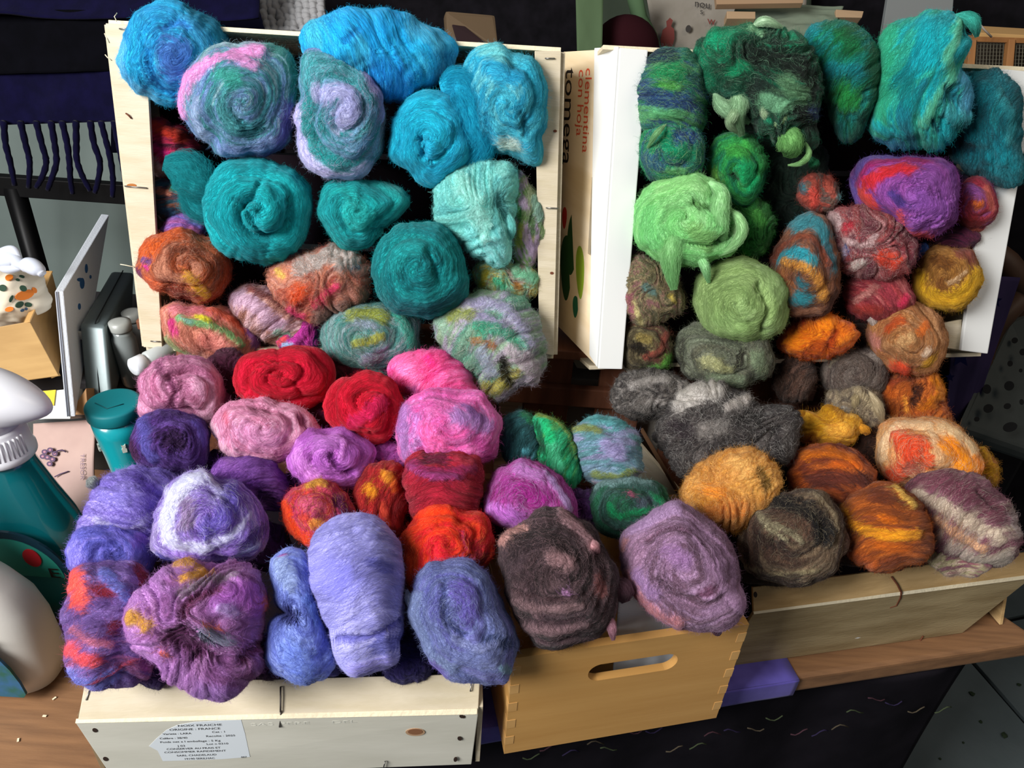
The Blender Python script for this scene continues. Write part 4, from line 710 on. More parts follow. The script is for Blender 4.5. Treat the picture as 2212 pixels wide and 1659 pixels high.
Fw('twisted periwinkle wool length with a ball at its foot', 4, (640,1330), '578,1230 590,1195 625,1178 660,1190 685,1225 690,1280 700,1330 722,1380 722,1430 700,1465 645,1472 595,1465 572,1430 575,1370 600,1320 590,1270', ['6c7cc8','7a8cd0','5a68b4','8090d4'], 's1.3', D=.75, curl=.35,
   strokes=[('8a9cc8',24,'610,1225 625,1260',5),('2a2c70',17,'608,1320 630,1335',-14),('6f86d4',38,'640,1410 650,1440',9),('9a4ca0',4,'608,1208 618,1206',1),('6f8cd4',14,'665,1300 685,1340',3)])
Fw('big smooth lilac wool cylinder standing at the crate front', 5.4, (765,1245), '668,1230 672,1180 695,1140 735,1115 785,1110 830,1122 860,1160 868,1215 870,1280 872,1330 860,1390 865,1440 800,1458 750,1455 722,1420 710,1370 685,1320 670,1280', ['a2a0dc','9896d4','aaa8e2','908ecc'], 'w5', D=.95, curl=.2, streak=.4, lump=.5, groove=.4,
   strokes=[('a8a6ee',40,'705,1240 745,1260',3),('5a58ac',9,'730,1375 800,1370 860,1340',-9),('a49ce6',20,'770,1435 830,1425',4),('6466b8',22,'820,1390 865,1380',-2),('6c6cc0',14,'800,1215 835,1230',0)])
Fw('orange-red wool roll with a small scarlet rosette', 3, (960,1180), '862,1170 880,1130 915,1105 960,1095 1005,1100 1045,1120 1068,1155 1065,1200 1035,1240 990,1260 940,1290 895,1290 870,1250 860,1210', ['d8281c','e03818','cc1c24','d84a14'], 's1.6', D=.9, curl=.35,
   strokes=[('c03808',22,'880,1170 885,1230 900,1270',2),('e83c10',22,'920,1125 960,1115',4),('a8182c',22,'1010,1160 1035,1180',-5),('d8281c',16,'1018,1152 1035,1148',6),('d81c30',26,'940,1180 960,1220',4),('a02458',4,'1000,1150 1005,1180 1030,1215',3),('7c1828',16,'1040,1200 1010,1235',-4)], wisp=('f08048',.15))
Fw('slate blue wool roll at the right front corner of the lying crate', 5.2, (985,1320), '890,1300 905,1250 935,1215 975,1202 1020,1205 1055,1225 1080,1265 1085,1320 1110,1360 1120,1400 1105,1450 1100,1480 1040,1480 985,1475 945,1450 915,1400 895,1350', ['5c5ca4','6464ac','6e78ac','5a649c','7072b4'], 's2', D=.85, groove=.6, curl=.45, fuzz=1.3,
   strokes=[('7888b0',13,'905,1290 910,1350 935,1410 980,1440',4),('6c5cb4',28,'1000,1280 1010,1320',5),('7aa0b0',10,'1085,1440 1105,1450',3),('2c3c68',18,'1060,1380 1100,1390',-5),('3a4478',9,'960,1260 965,1330 1000,1370',-7),('8088b8',8,'980,1375 1030,1395 1070,1385',4),('6a58a8',12,'935,1430 960,1460',2)], locks=[('8894ac',7,'905,1330 888,1300 880,1275',40)], wisp=('a0acd4',.25))
for (x, y, rx, ry, c_, lb) in ((560, 1180, 72, 60, ['241030', '3a1c50'], 'dark violet wool added as shade between the white-purple swirl and the twisted periwinkle length'), (640, 1060, 48, 40, ['3a1640', '501c58'], 'dark purple wool added as shade low between the violet roll and the crimson-orange roll'), (880, 1180, 60, 60, ['5c0c1c', '701420'], 'dark red wool added as shade low beneath the crimson cylinder'), (1070, 1130, 60, 60, ['2c1430', '401c3c'], 'dark plum wool added as shade between the magenta roll and the orange-red roll'), (390, 1270, 70, 60, ['5c2440', '48204c'], 'dark plum wool added as shade between the striped bundle and the mauve ring'),
        (580, 1420, 50, 50, ['2a1434', '3a1c44'], 'dark purple wool added as shade between the mauve ring and the periwinkle ball'), (880, 1420, 60, 60, ['1c1844', '2a2258'], 'deep navy wool added as shade between the lilac cylinder and the slate blue roll'), (450, 880, 60, 40, ['6c3458', '7c4064'], 'dark rose wool added as shade beneath the dusty pink loops'), (480, 1010, 50, 40, ['2c1440', '38184c'], 'dark violet wool added as shade beneath the pale pink roll'), (720, 1400, 40, 60, ['28245c', '343070'], 'deep indigo wool added as shade between the twisted length and the lilac cylinder'), (330, 1440, 40, 50, ['30204c', '3c2858'], 'dark indigo wool added as shade at the foot of the striped bundle'), (490, 815, 60, 60, ['3c1428', '4a1c34'], 'dark wine wool added as shade between the dusty pink heap and the big scarlet roll'), (760, 800, 70, 50, ['3a0c18', '480f1e'], 'blackish red wool added as shade above the second scarlet roll'), (700, 910, 60, 45, ['4a1430', '581c3a'], 'dark raspberry wool added as shade between the pale pink roll and the second scarlet roll'), (850, 960, 50, 60, ['381040', '441850'], 'dark violet wool added as shade behind the crimson cylinder')):
    Fw(lb, -1.8, (x, y), (rx, ry, 0), c_, 't', D=.6, curl=.2, hair=.6)  # added filler wool, its dark colours standing for the shade in the gaps
# ------------------------------------------------------------------ middle: handled box and behind
Fw('magenta purple wool roll between the pink and the brown ones', 2.5, (1135,1080), '1042,1095 1055,1050 1075,1015 1110,998 1150,1000 1190,1010 1215,1045 1245,1085 1250,1130 1210,1150 1150,1148 1095,1140 1055,1125', ['96307e','a03890','882870','aa4c9c'], 's1.3', D=.8, groove=.4, curl=.25, group=GM,
   strokes=[('c070cc',28,'1075,1105 1110,1120',6),('b070b4',17,'1120,1015 1165,1030',4),('9c80b0',9,'1180,1025 1200,1060 1225,1100',4),('8c2078',24,'1130,1060 1165,1080',3),('c47cd4',12,'1050,1080 1060,1095',3)], wisp=('c8a4d0',.15))
Fw('dark teal wool roll behind the hot pink one', .8, (1130,950), '1080,930 1090,895 1120,882 1150,900 1165,940 1165,985 1150,1010 1110,1005 1085,980', ['25545a','2c5f64','1c4448'], 'w60', D=.7, curl=.3, group=GM, strokes=[('4c98a4',10,'1135,975 1155,985',2),('207048',9,'1130,895 1150,915',2)])
Fw('bright green wool leaf shape with an olive rim in the gap', 1.8, (1205,980), '1150,905 1170,893 1195,900 1220,925 1240,960 1255,1005 1250,1045 1230,1068 1200,1050 1175,1010 1165,960', ['1a8c58','22986a','14784a','3a8848'], 'w65', D=.6, curl=.25, group=GM,
   strokes=[('18a868',14,'1180,920 1190,950',3),('40a87c',15,'1195,970 1205,1010',3),('6a7c2c',5,'1165,900 1200,910 1228,945 1245,990',3),('0e4a30',10,'1160,920 1172,975',-4)])
Fw('teal and lilac wool roll with an olive band in the gap', 2, (1305,975), '1235,940 1255,915 1290,905 1335,908 1370,930 1385,970 1385,1015 1370,1045 1320,1055 1275,1050 1255,1010 1240,975', ['6a92a4','7c98b0','5c9096','8a8cae'], 'w3', D=.85, curl=.3, group=GM,
   strokes=[('968cb8',24,'1310,965 1330,975',4),('7c8440',8,'1240,932 1270,928 1295,935',3),('7c8a40',8,'1285,1022 1330,1028 1365,1015',3),('4c9498',14,'1280,912 1340,922',3),('b09cac',7,'1285,1042 1340,1048',3)])
Fw('dark green wool roll with emerald loops above the mauve ball', 3, (1365,1090), '1275,1075 1290,1050 1330,1038 1385,1038 1430,1052 1452,1085 1448,1125 1420,1150 1370,1162 1320,1158 1290,1130', ['14402e','1c5038','2a4a44','12342c'], 's2', D=.8, curl=.4, group=GM,
   strokes=[('0a7444',8,'1320,1090 1335,1115 1370,1105 1410,1100',4),('0c7846',7,'1405,1070 1430,1085 1425,1105',3),('a04868',6,'1362,1066 1366,1070',2),('3c4450',14,'1385,1085 1400,1080',1),('6c8c8c',7,'1290,1052 1340,1042 1400,1045',2)])
Fw('dark violet wool added as shade low below the teal and lilac roll', 0, (1262,1105), (60,50,0), ['3c1c4c','4c2860'], 't', D=.7, group=GM)  # filler bundle, coloured dark as the shade of the gap
Fw('dark brown and dusty pink wool roll standing in the handled box', 6, (1195,1230), '1073,1200 1085,1155 1120,1122 1165,1106 1215,1106 1265,1118 1300,1150 1322,1200 1330,1260 1320,1320 1300,1370 1260,1392 1210,1402 1160,1395 1130,1350 1105,1300 1080,1250', ['2c2024','44343a','34262a','5c464c','221a1c','4a383c'], 's1.6', D=.95, groove=.6, curl=.5, fuzz=1.3,  group=GM,
   strokes=[('241a1c',17,'1120,1165 1165,1152 1210,1175 1245,1210',-5),('b08890',13,'1215,1120 1255,1150 1278,1185',5),('a07c80',18,'1195,1205 1225,1215',5),('c09088',10,'1090,1175 1105,1150 1125,1135',3),('a070a0',8,'1218,1275 1224,1280',4),('2c1e22',9,'1290,1180 1300,1240 1280,1300',-7),('7a4848',12,'1288,1250 1292,1275',3),('806468',8,'1120,1290 1180,1310 1250,1300',4),('7c6066',9,'1140,1340 1200,1352 1260,1340',4),('362428',5,'1110,1270 1180,1290 1260,1280',-5),('33232a',5,'1130,1325 1190,1335 1255,1322',-5),('33232a',5,'1145,1365 1200,1375 1250,1365',-5)],
   locks=[('b8868c',9,'1262,1165 1278,1185 1284,1205',110),('b08090',8,'1310,1320 1316,1350 1322,1380',60),('5a3c48',20,'1318,1250 1340,1275 1350,1300',30)], wisp=('94787c',.15))
Fw('mauve wool roll resting on the right corner of the handled box', 6, (1470,1220), '1335,1200 1345,1160 1375,1125 1420,1102 1470,1092 1520,1108 1555,1145 1575,1195 1588,1240 1605,1270 1608,1310 1585,1345 1550,1365 1490,1362 1430,1345 1385,1315 1355,1270 1340,1235', ['94708c','a07c9c','7c5c74','a885a8','6a4c60'], 's1.5', D=.95, groove=.7, curl=.5, fuzz=1.2, group=GM,
   strokes=[('c08088',13,'1355,1240 1385,1290 1430,1325 1470,1340',4),('a884b4',15,'1380,1235 1400,1265 1415,1285',5),('a47cac',22,'1450,1195 1475,1210',4),('5c3c50',9,'1400,1170 1440,1150 1490,1155',-6),('a888b0',16,'1365,1150 1410,1120 1460,1105',4),('6a3c58',13,'1510,1280 1540,1270',-5),('a884a8',17,'1575,1270 1590,1300',6),('5a4050',7,'1420,1250 1460,1285 1510,1290',-6),('c89090',8,'1345,1190 1355,1170',2)],
   locks=[('4a2c3c',8,'1540,1350 1548,1362 1556,1370',20)], wisp=('c8a8c8',.12))
Fw('dark brown wool added as shade between the two rolls of the handled box', 2, (1290,1285), (45,40,0), ['2a1a20','38242c'], 't', D=.7, group=GM)  # another dark filler, gap shade put into its colour
# ------------------------------------------------------------------ printed upright crate
V_('blackish green wool added as shade deep in the middle of the printed crate', -5.5, (1660,380), (130,130,0), ['0c1c16','14241c'], 't', D=.4, hair=.5)  # this and the next two: near-black fillers painting the dark crate inside
V_('blackish brown wool added as shade low in the back of the printed crate', -4, (1800,700), (200,140,0), ['1c1210','241814'], 't', D=.3, hair=.4)
V_('blackish violet wool added as shade deep behind the mustard bundle', -4, (2010,470), (140,110,0), ['1c1028','281430'], 't', D=.3, hair=.4)
V_('navy and emerald striped wool length beside the white crate edge', 1.5, (1455,200), '1390,150 1405,118 1440,105 1485,112 1515,140 1530,185 1530,240 1520,285 1480,300 1430,300 1392,285 1382,220', ['1c6c50','245a64','1e7c4c','2c4c78','4c9460'], 'w-15', D=.8, curl=.35,
   strokes=[('1f8850',20,'1420,160 1465,155',3),('4a9a40',11,'1430,180 1465,190',2),('24406c',20,'1395,200 1430,215 1480,215',1),('5cac70',12,'1415,240 1470,245',2),('16283c',18,'1400,125 1450,125',0),('1c6c54',14,'1480,115 1515,150',3)], wisp=('90c890',.2))
V_('navy and green wool roll with pale green fibres above the lime bundle', 2.2, (1450,330), '1382,320 1392,275 1425,258 1470,255 1505,275 1518,315 1515,355 1495,385 1450,395 1405,388 1385,360', ['206c54','2a5068','1c8454','3c6c78'], 's1.8', D=.75, curl=.5,
   strokes=[('108c60',14,'1440,290 1445,320 1485,335',4),('1c3468',18,'1470,290 1490,295',-4),('2c5874',16,'1400,340 1425,355',3),('68b070',8,'1445,365 1475,370',2)], locks=[('80b880',5,'1440,270 1420,290 1400,320',80)], wisp=('a4d8a0',.18))
V_('very large dark green wool bundle with pale locks hanging from it', 3, (1630,170), '1500,130 1515,90 1550,62 1600,50 1650,46 1700,60 1740,95 1768,145 1775,210 1772,270 1760,330 1720,345 1690,310 1650,290 1610,270 1560,250 1525,220 1505,180', ['0e6a48','105c3c','14805a','1c3c2c','0c4c34','1a2a24'], 't', D=.72, curl=.45, fuzz=1.5, groove=1.1, patch=.8,
   strokes=[('0e9468',22,'1545,90 1580,82',4),('0c7450',20,'1520,120 1530,180',3),('101c16',30,'1620,125 1700,135 1745,170',-8),('0c1410',26,'1720,230 1745,270',-10),('5c8c64',22,'1690,180 1720,200',3),('6aa47c',18,'1650,215 1690,225',2),('88bc90',10,'1625,60 1645,70',3),('0a0f0c',18,'1560,260 1620,280',-10),('2a3c68',12,'1750,230 1762,250',1),('0f9060',16,'1580,155 1610,145',4),('20604c',14,'1560,200 1600,220',2)],
   locks=[('94bc92',15,'1585,180 1598,215 1592,250 1604,290',92),('84ac84',12,'1545,200 1562,225 1590,245 1620,262',92),('a4c09a',9,'1560,215 1590,230 1580,262 1600,285',98),('b4cca8',9,'1700,213 1668,212 1652,232 1664,258 1680,275',98),('a8cc98',13,'1662,240 1684,256 1694,284',96),('70ac60',19,'1684,266 1700,290 1704,318 1698,335',92),('80b070',5,'1735,300 1742,325 1725,345 1700,352',80),('1c6c44',8,'1748,335 1755,350 1758,362',50),('b0d0ac',7,'1625,60 1650,50 1690,62',60)], wisp=('80b090',.10))
V_('green wool roll beside the lime bundle with a tiny black hollow', 1.5, (1600,365), '1530,330 1545,298 1580,290 1620,295 1645,325 1650,370 1640,415 1615,448 1580,440 1550,410 1530,370', ['1c7c3c','2c8c44','147048','207a34'], 's1.7', D=.8, curl=.35,
   strokes=[('12985c',22,'1610,370 1620,395',4),('3a9c40',18,'1580,325 1610,320',3),('0c2414',7,'1582,380 1592,388',-9),('4a7c30',14,'1540,370 1555,400',1)])
V_('mossy green wool bundle behind the lime one', .5, (1622,490), '1565,430 1600,415 1640,425 1668,460 1672,510 1650,550 1610,562 1575,545 1560,490', ['1c5c24','2a7430','144c1c','3a8a34'], 't', D=.7, curl=.35, strokes=[('50a448',14,'1635,465 1645,480',3),('2c8c34',9,'1595,540 1612,545',2)])
V_('teal and dark green wool roll behind the dark green bundle', 1, (1825,165), '1732,100 1750,65 1780,46 1830,48 1870,65 1900,100 1905,160 1890,220 1870,280 1840,318 1800,290 1790,230 1755,160', ['0c7c6c','0f6c50','127a74','0c5c40'], 'w60', D=.8, curl=.25,
   strokes=[('128c94',20,'1760,70 1740,95',3),('0c6434',24,'1820,80 1840,100',1),('138088',18,'1790,150 1850,155',3),('1c7c34',30,'1820,200 1835,215',7),('0c5434',20,'1885,120 1885,190',1),('10604c',16,'1845,290 1870,240',2)])
V_('large turquoise wool bundle twisted upward with mint edges', 3, (1985,185), '1890,230 1900,160 1905,100 1925,62 1960,48 1990,35 2020,20 2065,22 2090,40 2110,75 2080,80 2078,130 2085,165 2092,215 2085,260 2060,290 2035,325 1985,328 1930,322 1895,300 1870,275', ['0e9aa4','12a8b0','2cac98','188c9c'], 'w75', D=.75, curl=.2, streak=.6, groove=1.0,
   strokes=[('34b48c',22,'1925,80 1920,140 1912,220 1915,280',5),('10a4b0',28,'2000,60 1995,130',4),('5cb898',12,'2075,40 2062,90 2040,130 2050,170 2015,215 1995,260',6),('0e8c90',22,'1955,180 1975,220',3),('2c84a8',14,'1900,300 1950,318',2),('4c98b8',14,'2070,165 2085,200 2075,235',4),('0c5c6c',15,'2045,195 2060,210',-12),('0c5c68',8,'2015,260 2025,280',-10),('40a4ac',18,'2045,240 2075,255',6),('10b0b8',12,'1900,260 1950,290',2)],
   locks=[('34a494',9,'2062,35 2090,42 2104,62 2108,82',50)])
V_('dark petrol teal wool bundle spilling over the right crate edge', 1.8, (2140,255), '2085,170 2110,148 2150,142 2185,165 2205,210 2205,270 2200,320 2215,345 2215,395 2180,405 2130,395 2085,365 2055,330 2050,290 2080,250', ['0c6470','0e6c78','0a5460','147880'], 'w70', D=.7, curl=.3, strokes=[('2c8c94',12,'2160,200 2180,260 2178,300',3),('0e7c88',30,'2160,360 2200,375',5),('04303c',20,'2060,300 2090,320',-8),('0c5c68',18,'2080,345 2105,360',2)])
V_('lime to pale green wool bundle with two drooping strands', 3.2, (1470,475), '1367,480 1375,430 1400,400 1440,385 1490,375 1540,385 1565,410 1575,450 1600,470 1605,505 1580,545 1530,565 1480,570 1430,560 1385,545 1367,520', ['7cc878','8ad086','90cc88','74b86c'], 's1.3', D=.7, curl=.3, groove=1.2,
   strokes=[('9ad48c',22,'1430,405 1500,400 1550,410',4),('80d084',30,'1400,470 1410,510',3),('4a7c3c',9,'1500,440 1540,455',-10),('7cb468',22,'1500,500 1525,525',3),('34602c',9,'1540,525 1580,500',-10),('a0cc94',10,'1590,460 1600,490 1580,530',3)],
   locks=[('98d090',15,'1530,395 1553,420 1550,460 1556,500 1566,522',78),('8cc884',20,'1470,440 1458,510 1450,560 1456,622',72),('9cd498',8,'1505,545 1520,570 1530,608',60),('98c88c',9,'1560,450 1590,470 1598,500 1580,530 1550,550',66)])
V_('large sage green wool ball with a folded-over right side', 3.5, (1590,655), '1498,640 1510,600 1540,570 1590,562 1640,562 1670,580 1695,620 1708,660 1700,700 1665,730 1620,738 1570,735 1530,715 1505,680', ['84a060','8ca868','7c985a'], 's1.8', D=.85, groove=.45, curl=.2, streak=.5,
   strokes=[('98b874',24,'1560,690 1595,700',3),(None,9,'1635,620 1655,660 1645,710',-13),('8ca86c',12,'1655,700 1660,720',2),('9ab878',14,'1600,660 1615,680',3),('88a468',20,'1650,590 1680,640',5)])
V_('tangled brown, pink and yellow art-yarn wool beside the white edge', 1, (1415,625), '1352,560 1375,552 1410,562 1450,590 1475,630 1478,665 1450,690 1410,705 1370,700 1350,670 1348,610', ['6c5c48','7c5c50','5a5a40','8c7c5c','744a50'], 't', D=.7, curl=.7, strokes=[('b09c48',7,'1448,640 1455,650',2),('4c6c68',10,'1395,620 1410,630',1),('8c4c5c',9,'1362,640 1368,680',1),('c0b47c',5,'1372,650 1385,700',2)], wisp=('a89c70',.22))
V_('dark brown and green curled wool at the foot of the white edge', .5, (1400,750), '1345,710 1365,695 1405,695 1440,712 1452,750 1440,790 1400,800 1350,798 1342,750', ['5a5038','3c3424','6c6444','4a2c24'], 's1.8', D=.7, curl=.5, strokes=[('7c3c30',7,'1395,770 1425,755 1438,725',3),('58a038',8,'1405,795 1430,785 1440,770',3),('8c7c44',10,'1385,730 1400,735',2),('100a08',12,'1370,750 1390,755',-6)])
V_('grey-green wool roll with a pale straw centre', 2.5, (1560,775), '1453,760 1465,725 1500,705 1550,702 1610,712 1655,728 1672,765 1668,805 1635,828 1580,842 1520,832 1475,805', ['5c5c4c','4a4c40','6c7060','525848','78806c'], 's1.9', D=.8, curl=.5,
   strokes=[('b4b484',20,'1530,780 1550,790',5),('a0a070',10,'1560,790 1575,800',3),('2c2c22',10,'1475,740 1470,790',-5),('6c7c60',18,'1630,770 1640,800',3),('2a2820',12,'1605,760 1595,790',-6),('7c8c70',16,'1540,820 1600,825',2)], wisp=('a8b090',.15))
V_('purple and red layered wool roll with a lilac core', 3.5, (1985,425), '1840,390 1850,358 1890,338 1945,330 2000,332 2045,345 2062,385 2068,440 2065,480 2030,505 1995,512 1950,500 1905,490 1870,460 1850,425', ['7c3c8c','8a4494','6c3480','5a4490'], 's-1.8', D=.85, groove=.5, curl=.2, streak=.6,
   strokes=[('c82420',15,'1885,395 1930,368 1975,370',6),('c43a28',14,'1875,420 1895,450',4),('8c1c58',8,'1862,400 1890,358 1950,345 2010,350',3),('9454ac',32,'1985,430 2020,450',8),('a05cb4',20,'1975,480 2020,485',5),('d04c48',8,'1945,455 1960,490 2010,508',3),('5c4898',8,'1848,390 1865,450 1890,480',3),('8a4c9c',20,'1990,385 2050,420',3),('4a3480',9,'1930,420 1950,440',-3)])
V_('dark red, violet and orange wool roll next to the right crate edge', 1.5, (2105,445), '2062,430 2075,395 2105,383 2135,395 2150,430 2145,470 2125,498 2090,500 2065,475', ['8c2838','a03444','7c3c6c','a85040'], 's1.7', D=.8, curl=.25, strokes=[('d06820',7,'2106,441 2120,440',3),('8c4c94',11,'2095,405 2115,425',2),('701c1c',18,'2085,480 2110,480',1),('b85c50',8,'2130,410 2140,450',2)])
V_('little coral and teal wool end in the dark middle of the printed crate', -0.2, (1765,412), '1722,410 1730,385 1765,375 1798,385 1815,415 1810,440 1770,456 1735,445', ['8c3c30','a84a3c','5a4c48','6c5448'], 't', D=.7, curl=.3, strokes=[('c8483c',12,'1758,415 1760,440',3),('2c6c78',7,'1733,400 1738,412',2),('b85848',8,'1790,395 1800,420',2),('60a8a8',7,'1812,425 1822,430',2)])
V_('teal and ochre wool roll with a rust brown rim', 3, (1735,590), '1665,590 1670,550 1690,510 1720,475 1755,462 1790,480 1805,530 1812,590 1805,640 1785,675 1745,690 1705,680 1680,650 1668,620', ['6c4434','7c4c34','5a3c34','8c5434'], 's1.7', D=.85, curl=.25,
   strokes=[('2c7c88',20,'1720,490 1750,480 1780,510',3),('1e94a4',14,'1690,560 1720,548 1755,565',5),('c88c38',11,'1700,568 1740,580 1770,610 1775,640',5),('1c7c88',18,'1720,640 1740,640',4),('2c6470',10,'1790,530 1800,580',2),('8c5430',20,'1690,600 1700,620',3),('7c3c28',7,'1670,560 1710,520 1760,525 1790,570',4),('1e6470',10,'1728,605 1740,612',1),('9c6c50',8,'1720,675 1765,665',2)])
V_('white, red and maroon tangled wool above the rose red roll', 2.8, (1875,520), '1785,490 1800,455 1840,442 1885,450 1935,460 1970,490 1980,530 1970,575 1935,598 1880,600 1830,595 1800,560 1788,525', ['8c3c40','a04c4c','7c3038','b08080','703440'], 't', D=.75, curl=.6, fuzz=1.2,
   strokes=[('b49c9c',17,'1805,470 1815,495',3),('c0a4a4',8,'1830,520 1870,530 1890,510',3),('c83c24',20,'1905,555 1925,560',4),('c8c0b8',10,'1845,572 1862,565',4),('a8a4c0',8,'1825,540 1820,560',2),('6c2830',20,'1930,500 1955,530',-3),('b02838',10,'1828,495 1840,490',2),('3c5890',5,'1830,530 1836,540',1)], wisp=('d0b0ac',.22))
V_('blue wool wisp beside the white and red tangle', .2, (1995,552), (14,28,5), ['1c3c80','24488c'], 'w85', D=.7)
V_('rose red and maroon wool roll with faint pale streaks', 2, (1885,635), '1820,640 1828,605 1860,590 1910,592 1955,600 1975,630 1965,665 1930,688 1880,692 1840,680', ['90303c','a43c40','7c2430','b05c5c'], 'w-35', D=.75, curl=.3, strokes=[('b87c74',8,'1850,650 1890,620',2),('c82850',8,'1955,640 1945,660',3),('a0342c',14,'1850,670 1900,670',2)])
V_('mustard yellow wool bundle with a brown hollow by the crate edge', 2.2, (2045,605), '1978,600 1985,560 2010,535 2060,530 2105,545 2115,590 2105,640 2075,665 2030,668 1990,650', ['8a5c28','9c6c30','7c4c20'], 's1.2', D=.75, curl=.2, streak=.6, strokes=[('c89c1c',20,'1985,600 2000,635 2045,650 2085,630 2105,600',8),('6c4018',16,'2020,560 2050,570',-5),('7c3c34',14,'2075,545 2100,560',0),('c4a47c',5,'2050,612 2085,590',3)])
V_('dark plum wool end above the mustard bundle', .5, (2060,515), (60,26,-5), ['4c1c30','5c2440','2c1428'], 'w0', D=.6)
V_('bright orange wool fold between the sage ball and the tan roll', 2.5, (1755,730), '1678,750 1690,710 1720,690 1765,682 1810,690 1850,700 1862,725 1840,750 1800,765 1755,778 1710,770', ['c0540c','cc6410','a8400c'], 't', D=.7, curl=.2, streak=.6, strokes=[('dc7c10',22,'1715,740 1755,715 1785,700',6),('c86a14',10,'1810,740 1845,720',3),('8c2c08',9,'1790,750 1810,715',-8),('8c2010',12,'1700,700 1730,695',-2)])
V_('tan and rust wool roll with an orange-red spot at its foot', 3.2, (1955,735), '1868,725 1885,690 1915,665 1960,652 2005,660 2040,685 2050,730 2040,775 2020,805 1980,812 1940,800 1900,775 1870,750', ['a4683c','b07a48','8c5a30','b8885c','94643c'], 's2.4', D=.8, curl=.3,
   strokes=[('e04c28',14,'1940,785 1955,795',5),('c8a06c',15,'1950,740 1965,730',4),('c8641c',10,'1985,720 2000,700',3),('c0501c',11,'1920,710 1945,695',3),('d0b8a0',8,'1998,765 2005,758',4),('c0921c',10,'2000,790 2015,775',2),('b8786c',14,'1885,730 1900,745',2)], locks=[('b8aca4',7,'1895,712 1885,690 1868,686',50),('b4a8a0',6,'1900,700 1912,680 1920,665',50)])
V_('dark brown wool roll under the orange fold', .3, (1718,820), '1672,810 1680,775 1715,765 1750,775 1762,810 1750,850 1720,872 1685,860', ['3c2a22','4c342a','2c201c','6a4c40'], 'w55', D=.8, curl=.5, wisp=('8c7468',.25))
V_('grey-brown wool roll under the tan roll', 1, (1845,805), '1772,810 1785,770 1820,752 1865,750 1905,765 1920,800 1905,840 1870,865 1820,862 1785,845', ['4c403a','5a4c44','403430','6c6058'], 's1.6', D=.8, curl=.4, strokes=[('a89c84',4,'1790,790 1810,775',2),('8a8078',8,'1885,765 1905,780',1)], wisp=('9c9088',.3))
# ------------------------------------------------------------------ right lying crate
def R_(label, lift, c, o, pal, st='s3', **k): return wool(label, 'F', lift, c, o, pal, st, group=GR, **k)
for (x, y, rx, ry, c_, lb) in ((1600, 1040, 120, 70, ['1c1816', '241c18'], 'black-brown wool added as shade under the large grey fleece'), (1830, 960, 130, 70, ['24140e', '301a10'], 'dark brown wool added as shade under the golden yellow bundle'), (1990, 1060, 120, 60, ['241410', '301c14'], 'dark brown wool added as shade under the cream and orange roll'), (1700, 1230, 110, 30, ['241a14', '302018'], 'dark wool added as shade, flattened under the brown nest'), (1950, 1180, 160, 40, ['2a1810', '341e14'], 'dark brown wool added as shade between the rust ball and the plum roll')):
    R_(lb, -2.5, (x, y), (rx, ry, -8), c_, 't', D=.5, curl=.2, hair=.5)  # fillers under the heap, shade between the bundles put into their colour
R_('dark grey curly wool behind the large grey fleece', 1, (1400,855), '1320,850 1330,815 1370,800 1420,805 1470,815 1500,840 1490,875 1450,900 1400,908 1355,900 1328,880', ['322e2d','5c5652','262222','7a7470'], 't', D=.7, curl=.75, fuzz=1.5, groove=1.4, strokes=[('9c9692',10,'1365,835 1400,825 1440,820',2),('8c8682',9,'1400,870 1430,868',2)], wisp=('a8a4a0',.20))
R_('large grey fleece of curly wool with a pale grey crest', 3, (1570,945), '1420,950 1425,900 1450,860 1490,838 1545,832 1600,845 1640,870 1700,880 1730,905 1725,950 1700,990 1660,1020 1600,1030 1540,1040 1480,1035 1440,1005', ['302b2b','443e3c','262223','585250'], 't', D=.65, curl=.85, fuzz=1.6, hair=1.1, groove=.8,
   strokes=[('c0bab4',22,'1475,880 1510,855 1545,850',4),('c4bcb6',13,'1575,880 1590,870 1610,865',4),('2c2428',22,'1470,925 1490,935',-5),('24201f',20,'1600,905 1640,900',-6),('2c2624',18,'1480,1020 1540,1022',-3),('7c7672',20,'1520,930 1560,920',2)], wisp=('b4b0ac',.20))
R_('taupe and straw wool loops behind the cream and orange roll', 1.5, (1850,885), '1780,880 1790,850 1830,832 1870,835 1905,860 1915,900 1900,940 1860,948 1815,930 1790,910', ['6c5c48','8c7c64','4c4038','7a6a54'], 't', D=.7, curl=.7, strokes=[('a89878',8,'1850,845 1880,875 1900,905',4),('8c8880',8,'1800,880 1830,885',2)], locks=[('a89874',7,'1860,845 1845,870 1850,900',50),('b0a080',8,'1875,845 1895,880 1905,915',52)], wisp=('b4a890',.35))
R_('rust and orange wool folds standing behind the cream roll', 2, (1965,865), '1885,850 1895,822 1930,812 1980,812 2025,808 2042,835 2045,875 2060,910 2040,920 1990,915 1930,925 1895,905 1885,880', ['a04c1c','b45c20','7c3814','943c18'], 't', D=.7, curl=.3, groove=1.3, strokes=[('c8780c',12,'2010,815 2035,840 2010,870',5),('b05418',14,'1900,835 1930,850',3),('2c100c',13,'1985,835 1975,870',-12),('d89030',6,'1955,860 1960,885',2),('b06010',12,'1990,880 2010,875',3)])
R_('golden yellow wool bundle with short side wisps', 2.2, (1795,930), '1722,900 1740,885 1765,895 1790,880 1830,895 1858,905 1862,930 1840,955 1800,965 1760,955 1735,960 1722,945', ['c8901c','d09c28','b87c14'], 't', D=.7, curl=.3, streak=.6, strokes=[('dca43c',20,'1800,930 1825,930',5),('c89418',8,'1770,890 1785,885',2),('b87820',6,'1740,955 1760,945',1)], locks=[('c89020',9,'1740,905 1728,895 1722,888',20),('cc981c',9,'1780,900 1788,885 1792,875',25),('c88c24',8,'1850,915 1868,930 1872,940',20)])
